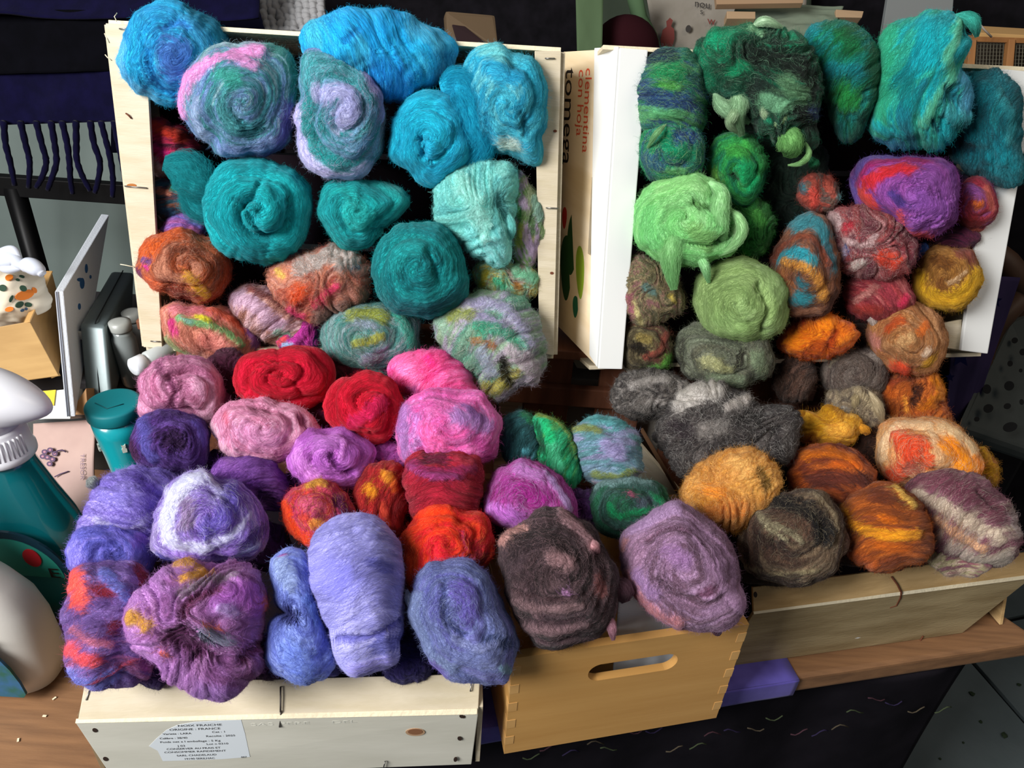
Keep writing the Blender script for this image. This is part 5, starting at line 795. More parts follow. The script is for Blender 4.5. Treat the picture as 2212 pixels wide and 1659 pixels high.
R_('rust brown wool ball with orange streaks beside the golden one', 3, (1785,1025), '1692,1020 1700,990 1725,968 1775,960 1830,962 1870,985 1890,1020 1885,1060 1850,1085 1800,1095 1745,1085 1700,1060', ['8c3c18','a04c1c','6c2c18','b45c20'], 'w-6', D=.85, curl=.2,
   strokes=[('b8600c',14,'1735,985 1790,978 1840,990',3),('c45c14',11,'1800,1005 1850,1005',3),('a8181c',11,'1698,1000 1712,985',3),('54241c',18,'1740,1040 1810,1035 1865,1035',1),('5c2818',14,'1870,960 1890,1000',0),('a84c14',20,'1710,1035 1730,1050',2)])
R_('cream and orange wool roll with a vermilion heart', 3.2, (1985,975), '1888,950 1900,920 1940,902 1990,898 2040,908 2080,930 2110,965 2125,1005 2120,1040 2090,1055 2020,1050 1960,1045 1915,1035 1895,1000', ['c88c50','d8a468','b87838','c0986c'], 's2', D=.8, curl=.3,
   strokes=[('d8bc94',10,'1910,990 1915,950 1950,922 1995,922 2020,950',4),('dc4420',24,'1950,950 1970,985 1940,1020',7),('d84c24',18,'1990,960 2005,995',5),('dc8410',18,'2040,960 2070,990 2090,1030',5),('d8bc90',11,'2030,925 2075,950 2095,975',4),('a85c4c',12,'1965,1010 1985,1015',-5),('dc7c10',12,'2100,990 2115,1025',3)], wisp=('e8d0b0',.2))
R_('yellow wool wisps sticking out at the right of the cream roll', 2, (2132,1020), '2105,975 2125,960 2140,985 2155,1020 2150,1050 2130,1060 2108,1040', ['c89818','b88424','a86c30'], 't', D=.7, curl=.6)
R_('golden straw-coloured coarse wool bundle at the crate corner', 4, (1570,1060), '1468,1085 1480,1045 1500,1005 1540,982 1590,970 1640,978 1680,1000 1688,1045 1670,1090 1640,1120 1600,1145 1555,1145 1510,1130 1478,1110', ['cc903c','d49c4c','c0802c','d8a458'], 't', D=.8, curl=.6, fuzz=1.6,
   strokes=[('d88828',14,'1530,1060 1560,1065',3),('7c5c1c',12,'1640,1020 1660,1050',-7),('c87830',20,'1540,1105 1600,1100',3),('b06c1c',14,'1560,1135 1600,1130',0),('dcac60',16,'1580,1000 1610,1020',3)], wisp=('e8bc78',.35))
R_('brown wool nest with a black twist in its hollow', 4.5, (1710,1150), '1590,1140 1605,1105 1640,1080 1690,1065 1740,1062 1785,1080 1815,1110 1828,1155 1822,1200 1800,1240 1750,1262 1690,1268 1640,1258 1605,1225 1590,1185', ['4c342a','5c4234','3c2a22','6c5844'], 's1.8', D=.8, curl=.5,
   strokes=[('06070a',22,'1680,1085 1720,1100 1755,1120 1775,1150',9),('06070a',20,'1755,1150 1770,1165',7),('8c8468',7,'1640,1110 1660,1130 1710,1150 1730,1170',5),('9c9474',5,'1660,1140 1700,1165',3),('2a1c18',14,'1640,1160 1690,1180',-8),('8c7c60',5,'1750,1075 1790,1110 1800,1140',3),('8c8060',6,'1610,1225 1680,1235 1760,1225',3),('382820',18,'1650,1245 1720,1250',-2)], wisp=('9c9078',.12))
R_('rust wool ball with a golden band and a pale yellow tip', 5, (1912,1135), '1812,1110 1825,1075 1850,1052 1890,1040 1930,1042 1970,1065 2000,1100 2015,1150 2010,1195 1980,1225 1930,1238 1870,1232 1835,1205 1815,1160', ['8c4418','a05018','7c3a1c','b45c1c'], 'w12', D=.95, curl=.2, lump=.7,
   strokes=[('dc981c',12,'1820,1100 1835,1125 1880,1150 1940,1155 1975,1152',5),('e4c058',8,'1935,1052 1955,1075 1972,1092',5),('6c3018',22,'1890,1070 1915,1080',2),('cc6a14',9,'1905,1120 1930,1125',3),('c86018',18,'1850,1195 1880,1215',3),('54240e',8,'1850,1230 1920,1240 1975,1228',-4),('c06014',12,'1900,1175 1960,1185',1)])
R_('plum and cream wool roll at the far right corner of the crate', 4.5, (2085,1120), '1958,1060 1975,1030 2010,1012 2060,1012 2110,1030 2150,1060 2185,1095 2205,1140 2205,1185 2180,1215 2130,1230 2080,1225 2030,1205 2000,1160 1985,1110', ['7c4c5c','8c5c6c','a08c84','6c3c4c','b4a494'], 'w35', D=.8, curl=.3,
   strokes=[('6c3848',28,'1980,1040 2040,1040 2100,1070 2150,1110',4),('c4b4a0',17,'1985,1075 2040,1095 2100,1130 2150,1155',5),('d0a078',10,'2030,1125 2080,1160 2120,1180',4),('b4a89c',16,'2060,1180 2120,1210 2170,1200',3),('9c8c8c',12,'2180,1110 2200,1150',2),('4c2430',7,'2110,1065 2150,1100',-7),('6c3444',9,'2010,1180 2060,1215',0)], wisp=('c0b0a8',.12))
R_('flat striped plum and olive wool end resting on the sloping board', 3.4, (2060,1215), '2000,1205 2040,1190 2090,1205 2150,1222 2120,1240 2070,1240 2030,1235', ['6c4450','8c8464','a89484','7c4c54'], 'w15', D=.4, curl=.3)
# ------------------------------------------------------------------ left side of the table
# white squeeze bottle, partly out of frame
WPL = mat('white_plastic', 'd9d6cf', .38, spec=.5, bump=.03, bscale=300)
bp0 = at(50, 1500, 0); bot = empty('white_bottle', bp0, 'white plastic bottle with a dark green printed label at the table edge', 'bottle')
def oval(name, prof, loc, m, par, rot=0, seg=56):
    """lofted body: rows of (z, centre x, half width, half depth, squareness)"""
    bm = bmesh.new(); R = []; c_, s_ = math.cos(rot), math.sin(rot)
    for z, x0, hw, hd, n in prof:
        ring = []
        for k in range(seg):
            a = 2 * math.pi * k / seg; ca, sa = math.cos(a), math.sin(a); x = x0 + hw * abs(ca) ** (2 / n) * (1 if ca >= 0 else -1); y = hd * abs(sa) ** (2 / n) * (1 if sa >= 0 else -1)
            ring.append(bm.verts.new(Vector(loc) + Vector((x * c_ - y * s_, x * s_ + y * c_, z))))
        R.append(ring)
    for i in range(len(R) - 1):
        for k in range(seg): bm.faces.new([R[i][k], R[i][(k + 1) % seg], R[i + 1][(k + 1) % seg], R[i + 1][k]])
    bm.faces.new(R[0][::-1]); bm.faces.new(R[-1]); return from_bm(name, bm, m, par, True)
bx = Vector((-.572, .530, 0))
prof = [(0, 0, .072, .034, 3.2), (.004, 0, .078, .039, 3), (.03, 0, .082, .042, 2.8), (.085, 0, .082, .042, 2.6), (.115, -.002, .078, .041, 2.5), (.14, -.008, .068, .038, 2.4), (.165, -.016, .054, .034, 2.2), (.19, -.024, .038, .029, 2.1), (.215, -.032, .024, .022, 2), (.235, -.034, .018, .018, 2), (.25, -.034, .018, .018, 2)]
oval('bottle_body', prof, bx, WPL, bot, .0)
lathe('cap', [(.018, 0), (.019, .003), (.019, .026), (.015, .030), (.004, .031)], bx + Vector((-.034, 0, .248)), WPL, bot)
lo = [(-.058, .012), (.030, .014), (.034, .02), (.033, .04), (.029, .062), (.022, .082), (.012, .098), (-.058, .10)]
LBL = mat('green_label', '1f5a50', .5, col2='2a5f8a', scale=60); yb = bx + Vector((.034, -.046, .002))
prism('bottle_label', lo, yb, (1, 0, 0), (0, 0, 1), .003, LBL, bot, .0004)
prism('yellow_band', [(-.058, .100), (.012, .093), (.016, .101), (.004, .112), (-.058, .122)], yb - Vector((0, .0018, 0)), (1, 0, 0), (0, 0, 1), .003, mat('yellow_band', 'd6cf2a', .5), bot, .0003)
text('band_print', '0%', .012, yb + Vector((-.012, -.0022, .101)), Vector((1, 0, -.18)), Vector((.18, 0, 1)), BLACKP, bot, 1.1)
prism('label_flash', [(-.058, .055), (-.018, .062), (-.004, .068), (-.03, .048), (-.058, .035)], yb - Vector((0, .0008, 0)), (1, 0, 0), (0, 0, 1), .002, WPL, bot)
# teal spray bottle with white nozzle
sp = at(62, 1330, 0); spr = empty('spray_bottle', sp, 'transparent teal cleaning bottle with white spray head', 'bottle')
TEALG = mat('teal_plastic', '0e6f78', .15, spec=.6, sss=0, coat=.5)
sx = Vector((-.570, .640, 0))
prof = [(0, 0, .070, .036, 3), (.005, 0, .076, .042, 2.8), (.05, .0, .080, .044, 2.6), (.10, .002, .074, .043, 2.5), (.14, .006, .062, .039, 2.3), (.175, .010, .047, .034, 2.1), (.20, .013, .038, .029, 2), (.22, .015, .030, .026, 2), (.235, .016, .028, .026, 2)]
oval('bottle_body', prof, sx, TEALG, spr, -.05)
SPW = mat('white_glossy_plastic', 'dfe0e6', .3, spec=.5); nk = sx + Vector((.016, 0, .228))
lathe('collar', [(.031, 0), (.0325, .002), (.0325, .008), (.031, .010), (.029, .038), (.026, .042)], nk, SPW, spr)
for k in range(20):
    a = math.pi * (1.0 + k / 20 * 1.0); c = nk + Vector((.0300 * math.cos(a), .0300 * math.sin(a), .022)); tube('collar_rib', [c - Z * .012, c + Z * .012], .0014, SPW, spr, 6)
bm = bmesh.new(); bmesh.ops.create_uvsphere(bm, u_segments=40, v_segments=20, radius=1)
for v in bm.verts:
    x, y, z = v.co; v.co = nk + Vector((.010 + x * .060 + .004 * z, y * .030 * (1 - .15 * x), .076 + z * .036 * (1 - .45 * max(x, 0)) - .010 * max(x, 0) ** 2))
from_bm('spray_head', bm, SPW, spr, True)
lathe('nozzle_neck', [(.026, .038), (.028, .048), (.030, .06), (.030, .07)], nk, SPW, spr)
yo = sx + Vector((0.026, -.0475, .065))
prism('label_ring', [(math.cos(a) * .062 - .01, math.sin(a) * .070 + .02) for a in [math.pi * k / 24 for k in range(25)]] + [(math.cos(a) * .054 - .01, math.sin(a) * .060 + .02) for a in [math.pi * (24 - k) / 24 for k in range(25)]], yo, (1, 0, 0), (0, 0, 1), .003, mat('label_navy', '10303f', .4), spr)
prism('label_field', [(math.cos(a) * .053 - .01, math.sin(a) * .058 + .02) for a in [math.pi * k / 24 for k in range(25)]], yo + Vector((0, .0005, 0)), (1, 0, 0), (0, 0, 1), .003, mat('label_teal', '2c8f7f', .4), spr)
prism('red_dot', ell(.010, .014), yo + Vector((.014, -.001, .052)), (1, 0, 0), (0, 0, 1), .001, mat('label_red', 'b3202a', .4), spr); text('label_letter', 'E', .022, yo + Vector((.026, -.001, .022)), (1, 0, 0), (0, 0, 1), BLACKP, spr, 1.3)
# teal travel cup with cats
cu = at(252, 1035, 0); cu.x -= .005; 
cup = empty('travel_cup', cu, 'turquoise cup with darker teal screw lid and small white cat prints', 'cup')
cz0 = at(247, 1020, .05); cB = aty(250, 930, .74); cB.z = 0
CUPM = mat('turquoise_glaze', '17a7b2', .25, spec=.5, coat=.3); LIDM = mat('teal_rubber', '087c84', .55)
Rr = .027; topz = .262; cB = at(243, 870, topz); cB.z = 0; cup.location = cB
lathe('cup_body', [(.020, .0), (.021, .10), (.0215, .16), (.024, .195), (.0275, .225), (.0285, topz - .016)], cB, CUPM, cup, sx=1, sy=1)
lathe('lid', [(.0295, topz - .016), (.0305, topz - .014), (.0305, topz - .002), (.029, topz), (.026, topz + .0005), (.001, topz + .0005)], cB, LIDM, cup)
tube('lid_fold', [cB + Vector((-.018, -.004, topz + .001)), cB + Vector((0, -.013, topz + .001)), cB + Vector((.014, -.002, topz + .001))], .0006, mat('teal_shadow', '05555c', .6), cup, 5)
CATP = [(-.4, -1), (.4, -1), (.45, -.2), (.25, .2), (.35, .4), (.38, .95), (.15, .7), (-.15, .7), (-.38, .95), (-.35, .4), (-.25, .2), (-.45, -.2)]
for ang, zz, s in ((-60, .215, .006), (-48, .178, .005), (-135, .21, .005)):
    a = math.radians(ang); r = .0262 if zz > .2 else .0225; tn = Vector((-math.sin(a), math.cos(a), 0)); c = cB + Vector((math.cos(a) * r, math.sin(a) * r, zz)); c += Vector((math.cos(a), math.sin(a), 0)) * .0016
    prism('cat_print', CATP, c, tn * s, Z * s, .002, mat('print_cream', 'd8ddd0', .5), cup)
# pink paper bag with a berry print in a clear tray
PK = mat('pink_paper', 'b99c93', .7, col2='a98d86', scale=15, bump=.3, bscale=40)
p0, p1, p2, p3 = aty(70, 915, .80), aty(205, 905, .80), aty(205, 1110, .72), aty(70, 1110, .72)
pb = cloth('pink_paper_bag', (p3, p2, p1, p0), PK, 30, 30, .004, 2, 2, .002, seed=4); recentre(pb); tag(pb, 'dusty pink paper bag printed with a purple berry, behind the spray bottle', 'bag')
VI = mat('berry_ink', '54405c', .7); PI_ = mat('berry_pink', 'a8788a', .7)
def onpb(x, y): return onplane(x, y, p0, (p1 - p0).cross(p3 - p0).normalized(), .0045)
for k, (x, y) in enumerate([(96, 976), (108, 972), (118, 980), (102, 988), (113, 992), (107, 1002), (92, 986)]):
    c = onpb(x, y); o = prism('berry_drupelet', ell(6.5, 5.5, 14), c, onpb(x + 1, y) - c, c - onpb(x, y + 1), .001, VI, pb); 
    o = prism('berry_shine', ell(3, 2.4, 10), c + (Vector(CAM) - c).normalized() * .0006, onpb(x + 1, y) - c, c - onpb(x, y + 1), .001, PI_, pb)
tube('berry_stem', [onpb(117, 980), onpb(124, 974), onpb(134, 972), onpb(142, 976)], .0010, VI, pb, 6)
tube('berry_underline', [onpb(118, 1030), onpb(130, 1024), onpb(148, 1018)], .0008, VI, pb, 6)
c = onpb(174, 980); text('bag_print', 'TRESOR', .008, c, onpb(174, 1000) - c, onpb(190, 980) - c, mat('faint_violet', '8e7884', .8), pb, 1.2)
CLR = mat('clear_plastic', 'c8d2d4', .08, trans=.9, alpha=1, spec=.5)
tr = empty('clear_tray', (-.55, .8, .2), 'shallow clear plastic tray behind the spray bottle and cup', 'tray')
t0, t1 = aty(40, 908, .80), aty(240, 900, .82)
slab('tray_front', t0 - Z * .09, t1 - Z * .09, t1, t0, -.0015, CLR, tr, .0004); slab('tray_rim', t0, t1, t1 + Vector((0, .003, .003)), t0 + Vector((0, .003, .003)), .004, mat('tray_rim', '9ea6a6', .3), tr, .0004)
# white canvas standing on edge
CV = mat('white_canvas', 'd9dfe8', .7, bump=.25, bscale=400)
def pp(x, y, dep): return atd(x, y, dep)
cf0, cf1 = pp(118, 630, .98), pp(137, 630, .985); cg0, cg1 = pp(143, 900, .98), pp(163, 900, .985); cb0, cb1 = pp(219, 462, 1.22), pp(236, 464, 1.225); bq = pp(236, 900, 1.225); bq.z = cg1.z
cvs = empty('canvas_board', (cf0 + cg1) / 2, 'white stretched canvas standing on edge with blue paint marks', 'canvas')
bm = bmesh.new(); hexa(bm, [cg0, cg1, bq, bq - (cg1 - cg0), cf0, cf1, cb1, cb0]); bev(bm, .0012); from_bm('canvas_body', bm, CV, cvs)
for off in (.012, .022): 
    k0, k1 = cf0.lerp(cf1, off * 20 - .1), cg0.lerp(cg1, off * 20 - .1); n_ = (Vector(CAM) - cf0).normalized() * .0006; tube('canvas_fold', [k0 + n_, k1 + n_], .0006, mat('fold_grey', '8d93a0', .8), cvs, 5)
BLU = mat('blue_paint', '2f5f94', .6); nC = (cb1 - cf1).cross(cg1 - cf1).normalized(); nC = nC if nC.x > 0 else -nC
for x, y, rx, ry in ((187, 580, 3, 10), (178, 612, 5, 12), (196, 598, 2, 4), (172, 662, 3, 7), (173, 604, 6, 4)):
    c = onplane(x, y, cf1, nC, .0015); prism('paint_mark', ell(rx, ry, 14), c, onplane(x + 1, y, cf1, nC, .0015) - c, c - onplane(x, y + 1, cf1, nC, .0015), .0008, BLU, cvs)
# grey metal tin standing on edge
TIN = mat('grey_tin', '6d7a7c', .35, .25, bump=.05, bscale=80); 
tin = empty('metal_tin', pp(230, 800, 1.03), 'grey metal tin with rounded lid standing on its side beside the canvas', 'tin')
q = [pp(172, 700, 1.02), pp(228, 705, 1.02), pp(290, 588, 1.22), pp(240, 585, 1.22)]; dn = [pp(188, 880, 1.02), pp(245, 880, 1.02), pp(305, 800, 1.22), pp(255, 800, 1.22)]; dn[2].z = dn[3].z = max(dn[0].z, .17)
bm = bmesh.new(); hexa(bm, dn + q); bev(bm, .006, 4); from_bm('tin_body', bm, TIN, tin, True)
m0, m1 = q[0].lerp(q[1], .52), q[3].lerp(q[2], .52); n0 = dn[0].lerp(dn[1], .52); up_ = Z * .0015
tube('lid_seam', [n0 + (Vector(CAM) - n0).normalized() * .001, m0 + (Vector(CAM) - m0).normalized() * .001 - Z * .006, m0 + up_ + Vector((0, .008, 0)), m1 + up_], .0009, mat('seam_dark', '1a1f22', .6), tin, 6)
box('lid_band', (q[0] + q[1]) / 2 + Vector((-.008, -.0002, -.017)), .030, .004, .012, mat('bright_band', 'c9c6bd', .25, .2), tin, .001)
sb_ = box('storage_box', (-.64, 1.00, .085), .36, .26, .165, mat('storage_dark', '1c1a1c', .8), None, .004); recentre(sb_); tag(sb_, 'low black storage box under the canvas, tin and bamboo box', 'box')
# glass jars behind, with a small white-capped bottle
GLS = mat('jar_glass', 'b9c2c2', .12, trans=.5, spec=.5)
for k, (x, yt, yb_, d_, r) in enumerate(((262, 712, 880, 1.04, .016), (288, 690, 860, 1.10, .016))):
    t_, b_ = pp(x, yt, d_), pp(x, yb_, d_); c = Vector((t_.x, t_.y, b_.z)); hgt = t_.z - b_.z
    j = empty('glass_jar', c, ['plain glass jar beside the grey tin', 'second glass jar, half hidden behind the crate strip'][k], 'jar'); lathe('jar_body', [(r * .9, 0), (r, .004), (r, hgt * .86), (r * .8, hgt * .93), (r * .8, hgt)], c, GLS, j, 32); lathe('jar_lid', [(r * .86, hgt), (r * .88, hgt + .002), (r * .88, hgt + .012), (r * .5, hgt + .014)], c, mat('jar_lid', 'a5a8a4', .4, .1), j, 32)
c = pp(305, 786, .93); vb = empty('small_bottle', c, 'small white bottle lying with its round cap towards the cup', 'bottle'); R_ = Matrix.Rotation(math.radians(-62), 4, 'Y') @ Matrix.Rotation(math.radians(20), 4, 'X')
R_ = Vector((.50, .85, .0)).to_track_quat('Z', 'Y').to_matrix().to_4x4()
lathe('bottle_cap', [(.009, -.012), (.0115, -.010), (.0115, .004), (.0095, .005)], c, mat('cap_white', 'dde3ea', .4), vb, 32, tilt=R_); lathe('bottle_body', [(.008, .005), (.0115, .009), (.0115, .04), (.009, .043)], c, mat('bottle_frost', 'b9c0c0', .3), vb, 32, tilt=R_)
rd = slab('red_card', pp(289, 690, 1.13), pp(304, 672, 1.13), pp(306, 780, 1.13), pp(297, 765, 1.13), .003, mat('red_card_m', 'a42820', .6)); recentre(rd); tag(rd, 'narrow red card standing between tin and upright crate', 'card')
wb = slab('wood_block', pp(165, 870, 1.0), pp(186, 838, 1.0), pp(190, 896, 1.0), pp(160, 896, 1.0), .02, mat('block_wood', 'b08252', .6)); recentre(wb); tag(wb, 'small wooden block beside the foot of the white canvas', 'block')
# bamboo box with flowered cloth
BAM = mat('bamboo', 'c09a62', .5, col2='b08a54', scale=10, stretch=(1, 1, 8)); BAMD = mat('bamboo_side', '96713f', .55, col2='866436', scale=10, stretch=(1, 1, 8))
bb = empty('bamboo_box', pp(40, 820, 1.03), 'square bamboo box holding a cloth printed with orange flowers', 'box')
slab('front_panel', pp(-60, 716, 1.0), pp(64, 694, 1.02), pp(127, 812, 1.04), pp(-60, 838, 1.0), .012, BAM, bb, .001)
slab('side_panel', pp(64, 694, 1.02), pp(112, 586, 1.16), pp(142, 700, 1.18), pp(127, 812, 1.04), .010, BAMD, bb, .001)
slab('panel_edge', pp(52, 696, 1.018), pp(64, 693, 1.018), pp(113, 585, 1.158), pp(100, 585, 1.158), .002, BEECHE, bb, .0005)
# flowered cloth bulging out of it
def blobcloth(name, cx, cy, rx, ry, dep, D, m, par=None, seed=0):
    bm = bmesh.new(); bmesh.ops.create_icosphere(bm, subdivisions=5, radius=1); C = atd(cx, cy, dep); S = dep / F
    for v in bm.verts:
        x, y, z = v.co; f = 1 + .22 * (float(vn(x * 2.2 + 4, y * 2.2 + z, seed)) - .5) + .10 * (float(vn(x * 6, y * 6 + z * 3, seed + 2)) - .5)
        v.co = C + Vector(CR) * x * rx * S * f + Vector(CU) * y * ry * S * f - Vector(CF) * z * D * f
    return from_bm(name, bm, m, par, True)
CL = mat('cream_cotton', 'd8cdb8', .8, bump=.15, bscale=60)
fc = blobcloth('flowered_cloth', 25, 640, 74, 72, 1.06, .05, CL, None, 5); recentre(fc); tag(fc, 'crumpled cream cloth printed with orange flowers in the bamboo box', 'cloth')
ORF = mat('orange_flower', 'd9761e', .7); GRF = mat('leaf_print', '23402f', .7); BUF = mat('blue_print', '33506e', .7)
def decal(x, y, rx, ry, rot, m, nm, dep0=1.06):
    # project on the cloth by ray casting
    d = Vector(ray(np.float64(x), np.float64(y))).normalized(); o = fc; ok, loc, nor, _ = o.ray_cast(Vector(CAM) - o.location, d)
    if not ok: return
    loc = loc + o.location; X = nor.cross(Vector(CU)).normalized() * -1; Y = X.cross(nor) * -1; X = Vector(CR) - nor * nor.dot(Vector(CR)); X.normalize(); Y = nor.cross(X); s = 1.06 / F
    prism(nm, ell(rx * s, ry * s, 14, rot=rot), loc + nor * .0012, X, Y, .002, m, fc)
bpy.context.view_layer.update()
for a in [(53, 637, 20, 10, .1, ORF, 'flower_print'), (20, 600, 7, 10, .3, ORF, 'flower_print'), (14, 575, 18, 7, -.3, ORF, 'flower_print'), (74, 627, 5, 7, 0, ORF, 'flower_print'), (42, 658, 9, 6, .2, GRF, 'leaf_print'), (61, 658, 7, 5, -.3, GRF, 'leaf_print'), (50, 623, 6, 7, .8, GRF, 'leaf_print'), (6, 622, 7, 7, .5, GRF, 'leaf_print'), (47, 598, 5, 4, .5, GRF, 'leaf_print'), (38, 605, 4, 3, .5, GRF, 'leaf_print'), (48, 670, 4, 3, 0, BUF, 'berry_print'), (56, 667, 3, 3, 0, BUF, 'berry_print'), (20, 668, 8, 5, .3, ORF, 'flower_print'), (24, 645, 8, 3, .8, GRF, 'leaf_print')]: decal(*a)
rb = empty('white_ribbon', pp(50, 560, 1.0), 'looped white ribbon lying on the flowered cloth', 'ribbon'); RB = mat('ribbon_satin', 'ccd3e2', .35)
for P, w in (([(-20, 560), (5, 545), (28, 540), (40, 556), (46, 575)], .006), ([(-20, 575), (5, 566), (30, 562), (44, 572), (58, 580)], .010), ([(50, 574), (66, 574), (84, 584), (92, 592)], .011), ([(0, 575), (20, 580), (48, 578)], .007)):
    bm = bmesh.new(); L = smooth_line(np.array(P, float), 6); n = len(L); tube_bm(bm, [pp(x, y, 1.0) for x, y in L], [w * (.5 + .5 * math.sin(math.pi * min(1, i / n + .15))) for i in range(n)], 12); from_bm('ribbon_loop', bm, RB, rb, True)
yb2 = slab('printed_carton', pp(55, 850, 1.0), pp(150, 840, 1.0), pp(152, 905, 1.0), pp(55, 905, 1.0), .05, mat('carton_white', 'd4d6d2', .6)); recentre(yb2); tag(yb2, 'white carton with a yellow printed corner under the bamboo box', 'carton')
slab('yellow_print', pp(86, 845, .998), pp(120, 842, .998), pp(116, 876, .998), pp(86, 878, .998), .001, mat('carton_yellow', 'd9b80e', .6), None, 0)
o = bpy.data.objects['yellow_print']; o.parent = yb2; o.matrix_parent_inverse = Matrix.Translation(-yb2.location)
# ------------------------------------------------------------------ behind, left: shawl on a black rack
SH = mat('navy_shawl', '0b0a24', .95, col2='0f0d2e', scale=40, sheen=.04, bump=.3, bscale=200); SHB = mat('black_shawl', '050509', .95, col2='07070d', scale=40, sheen=.0)
def py(x, y, Y): return aty(x, y, Y)
YS = 1.42
sh = cloth('fringed_shawl', (py(-60, 272, YS), py(272, 262, YS), py(262, 150, YS + .02), py(-60, 160, YS + .02)), SH, 40, 20, .006, 5, 1.5, .004, seed=6); recentre(sh)
tag(sh, 'dark navy wool shawl with twisted fringe hanging over the black rack', 'shawl')
o = cloth('black_band', (py(-60, 162, YS + .012), py(262, 152, YS + .012), py(300, 22, YS + .05), py(-60, 22, YS + .05)), SHB, 40, 20, .006, 5, 1.5, .004, seed=7, parent=sh)
o = cloth('shawl_fold', (py(-60, 26, YS + .02), py(560, 40, YS + .05), py(560, -60, YS + .1), py(-60, -60, YS + .1)), SH, 40, 20, .01, 5, 1.5, .004, seed=9, parent=sh)
for o in list(sh.children): o.matrix_parent_inverse = Matrix.Translation(-sh.location)
FRG = [[(8, 262), (12, 310), (22, 350), (32, 400)], [(44, 262), (55, 310), (64, 350), (62, 405)], [(78, 262), (90, 310), (100, 350), (90, 385), (78, 405)], [(110, 262), (118, 310), (122, 350), (112, 385), (103, 410)], [(134, 262), (145, 310), (150, 350), (152, 385), (157, 418)], [(164, 262), (165, 310), (166, 345), (178, 380), (195, 412)], [(195, 262), (203, 310), (216, 350), (212, 390), (205, 416)], [(218, 262), (228, 300), (238, 340), (244, 385), (243, 425)], [(246, 262), (256, 310), (264, 350), (270, 390)], [(-20, 262), (-16, 320), (-8, 380)]]
for P in FRG:
    L = smooth_line(np.array(P, float), 5); n = len(L); bm = bmesh.new(); S = YS / F * 1.05
    tube_bm(bm, [py(x, y, YS - .01) for x, y in L], [6.4 * S * (1 + .10 * math.sin(i * 2.2)) * (1 - .25 * (i / n) ** 3) for i in range(n)], 8); o = from_bm('fringe_tassel', bm, SH, sh, True)
rk = empty('black_rack', py(100, 450, 1.5), 'black metal rack behind the upright crate, carrying the shawl', 'rack')
box('cross_bar', (py(-60, 398, 1.50) + py(330, 418, 1.50)) / 2, .55, .02, .042, BLACKM, rk, .002); tube('rack_leg', [py(30, 405, 1.5), py(98, 640, 1.47), py(135, 800, 1.45)], .021, BLACKM, rk, 4)
# grey-green sheet behind rack
gs = cloth('grey_screen', (py(-200, 960, 1.75), py(420, 960, 1.75), py(420, 180, 1.85), py(-200, 180, 1.85)), mat('grey_green_cloth', '7a8682', .9, col2='707c79', scale=5), 60, 20, .02, 9, .6, .004, seed=14); recentre(gs)
tag(gs, 'grey-green fabric screen behind the fringed shawl', 'screen')
# ------------------------------------------------------------------ behind, top
YB = 1.55
def bobble(x, y):
    x = x + .35 * (vn(x * 1.3, y * 1.3, 61) - .5); best = np.full(x.shape, 9.)
    for i in (-1, 0, 1):
        for j in (-1, 0, 1):
            cx_, cy_ = np.floor(x) + i, np.floor(y) + j; h1 = vn(cx_ * 3.7, cy_ * 5.1, 62); h2 = vn(cx_ * 4.3, cy_ * 2.9, 63)
            best = np.minimum(best, (x - cx_ - .2 - .6 * h1) ** 2 * 1.0 + (y - cy_ - .2 - .6 * h2) ** 2 * .7)
    return .012 * np.sqrt(np.clip(1 - best * 2.4, 0, 1))
kn = cloth('knitted_blanket', (py(575, 75, YB), py(705, 66, YB), py(700, -60, YB + .1), py(545, -60, YB + .1)), mat('grey_knit', '9c9c9e', .9), 110, 90, .0, 1, 1, .01, seed=2,
           func=lambda U, V: bobble(U * 9, V * 11)); recentre(kn)
tag(kn, 'thick light grey bobble-knit blanket behind the blue wool', 'blanket')
def backcloth(x0, y0, x1, y1, Y, m, label, name='dark_cloth', cat='cloth', amp=.012, seed=1):
    o = cloth(name, (py(x0, y1, Y), py(x1, y1, Y), py(x1, y0, Y + .06), py(x0, y0, Y + .06)), m, 50, 24, amp, 6, 1.5, .004, seed=seed); recentre(o); return tag(o, label, cat)
backcloth(540, -80, 1262, 330, 1.75, BLACK, 'black cloth hanging behind the blue and turquoise wool', seed=21)
backcloth(240, -80, 600, 330, 1.72, mat('night_blue_cloth', '0c0c1c', .95), 'night blue cloth behind the top left crate corner', seed=22)
backcloth(1700, -80, 2300, 420, 1.85, BLACK, 'black cloth hanging behind the turquoise wool on the right', seed=23)
backcloth(1235, -60, 1750, 260, 1.80, mat('green_grey_cloth', '3a4338', .9, col2='333b32', scale=8), 'grey-green cloth hanging behind the printed crate', seed=24)
dt = box('draped_table', (.42, 1.49, -.115), 1.5, .20, 1.2, BLACK, None, .01); recentre(dt); tag(dt, 'black-draped table standing behind the upright crates', 'table')
bgp = empty('paper_sack', py(1010, 90, 1.45), 'folded brown paper sack behind the bright blue wool', 'bag'); BR = mat('brown_paper', '5c4a35', .8, bump=.3, bscale=30)
slab('sack_panel', py(962, 22, 1.45), py(1070, 32, 1.47), py(1078, 105, 1.42), py(968, 112, 1.42), .03, BR, bgp, .006); slab('sack_opening', py(976, 52, 1.437), py(1004, 56, 1.437), py(1054, 96, 1.412), py(990, 100, 1.41), .004, mat('sack_dark', '2c2022', .9), bgp, .002)
o = cloth('green_strap', (py(1247, 130, 1.4), py(1300, 130, 1.4), py(1304, -30, 1.46), py(1243, -30, 1.46)), mat('green_webbing', '4e6146', .85), 12, 20, .003, 2, 2, .004, seed=3); recentre(o); tag(o, 'flat green strap hanging behind the printed crate', 'strap')
bm = bmesh.new(); bmesh.ops.create_uvsphere(bm, u_segments=32, v_segments=16, radius=1)
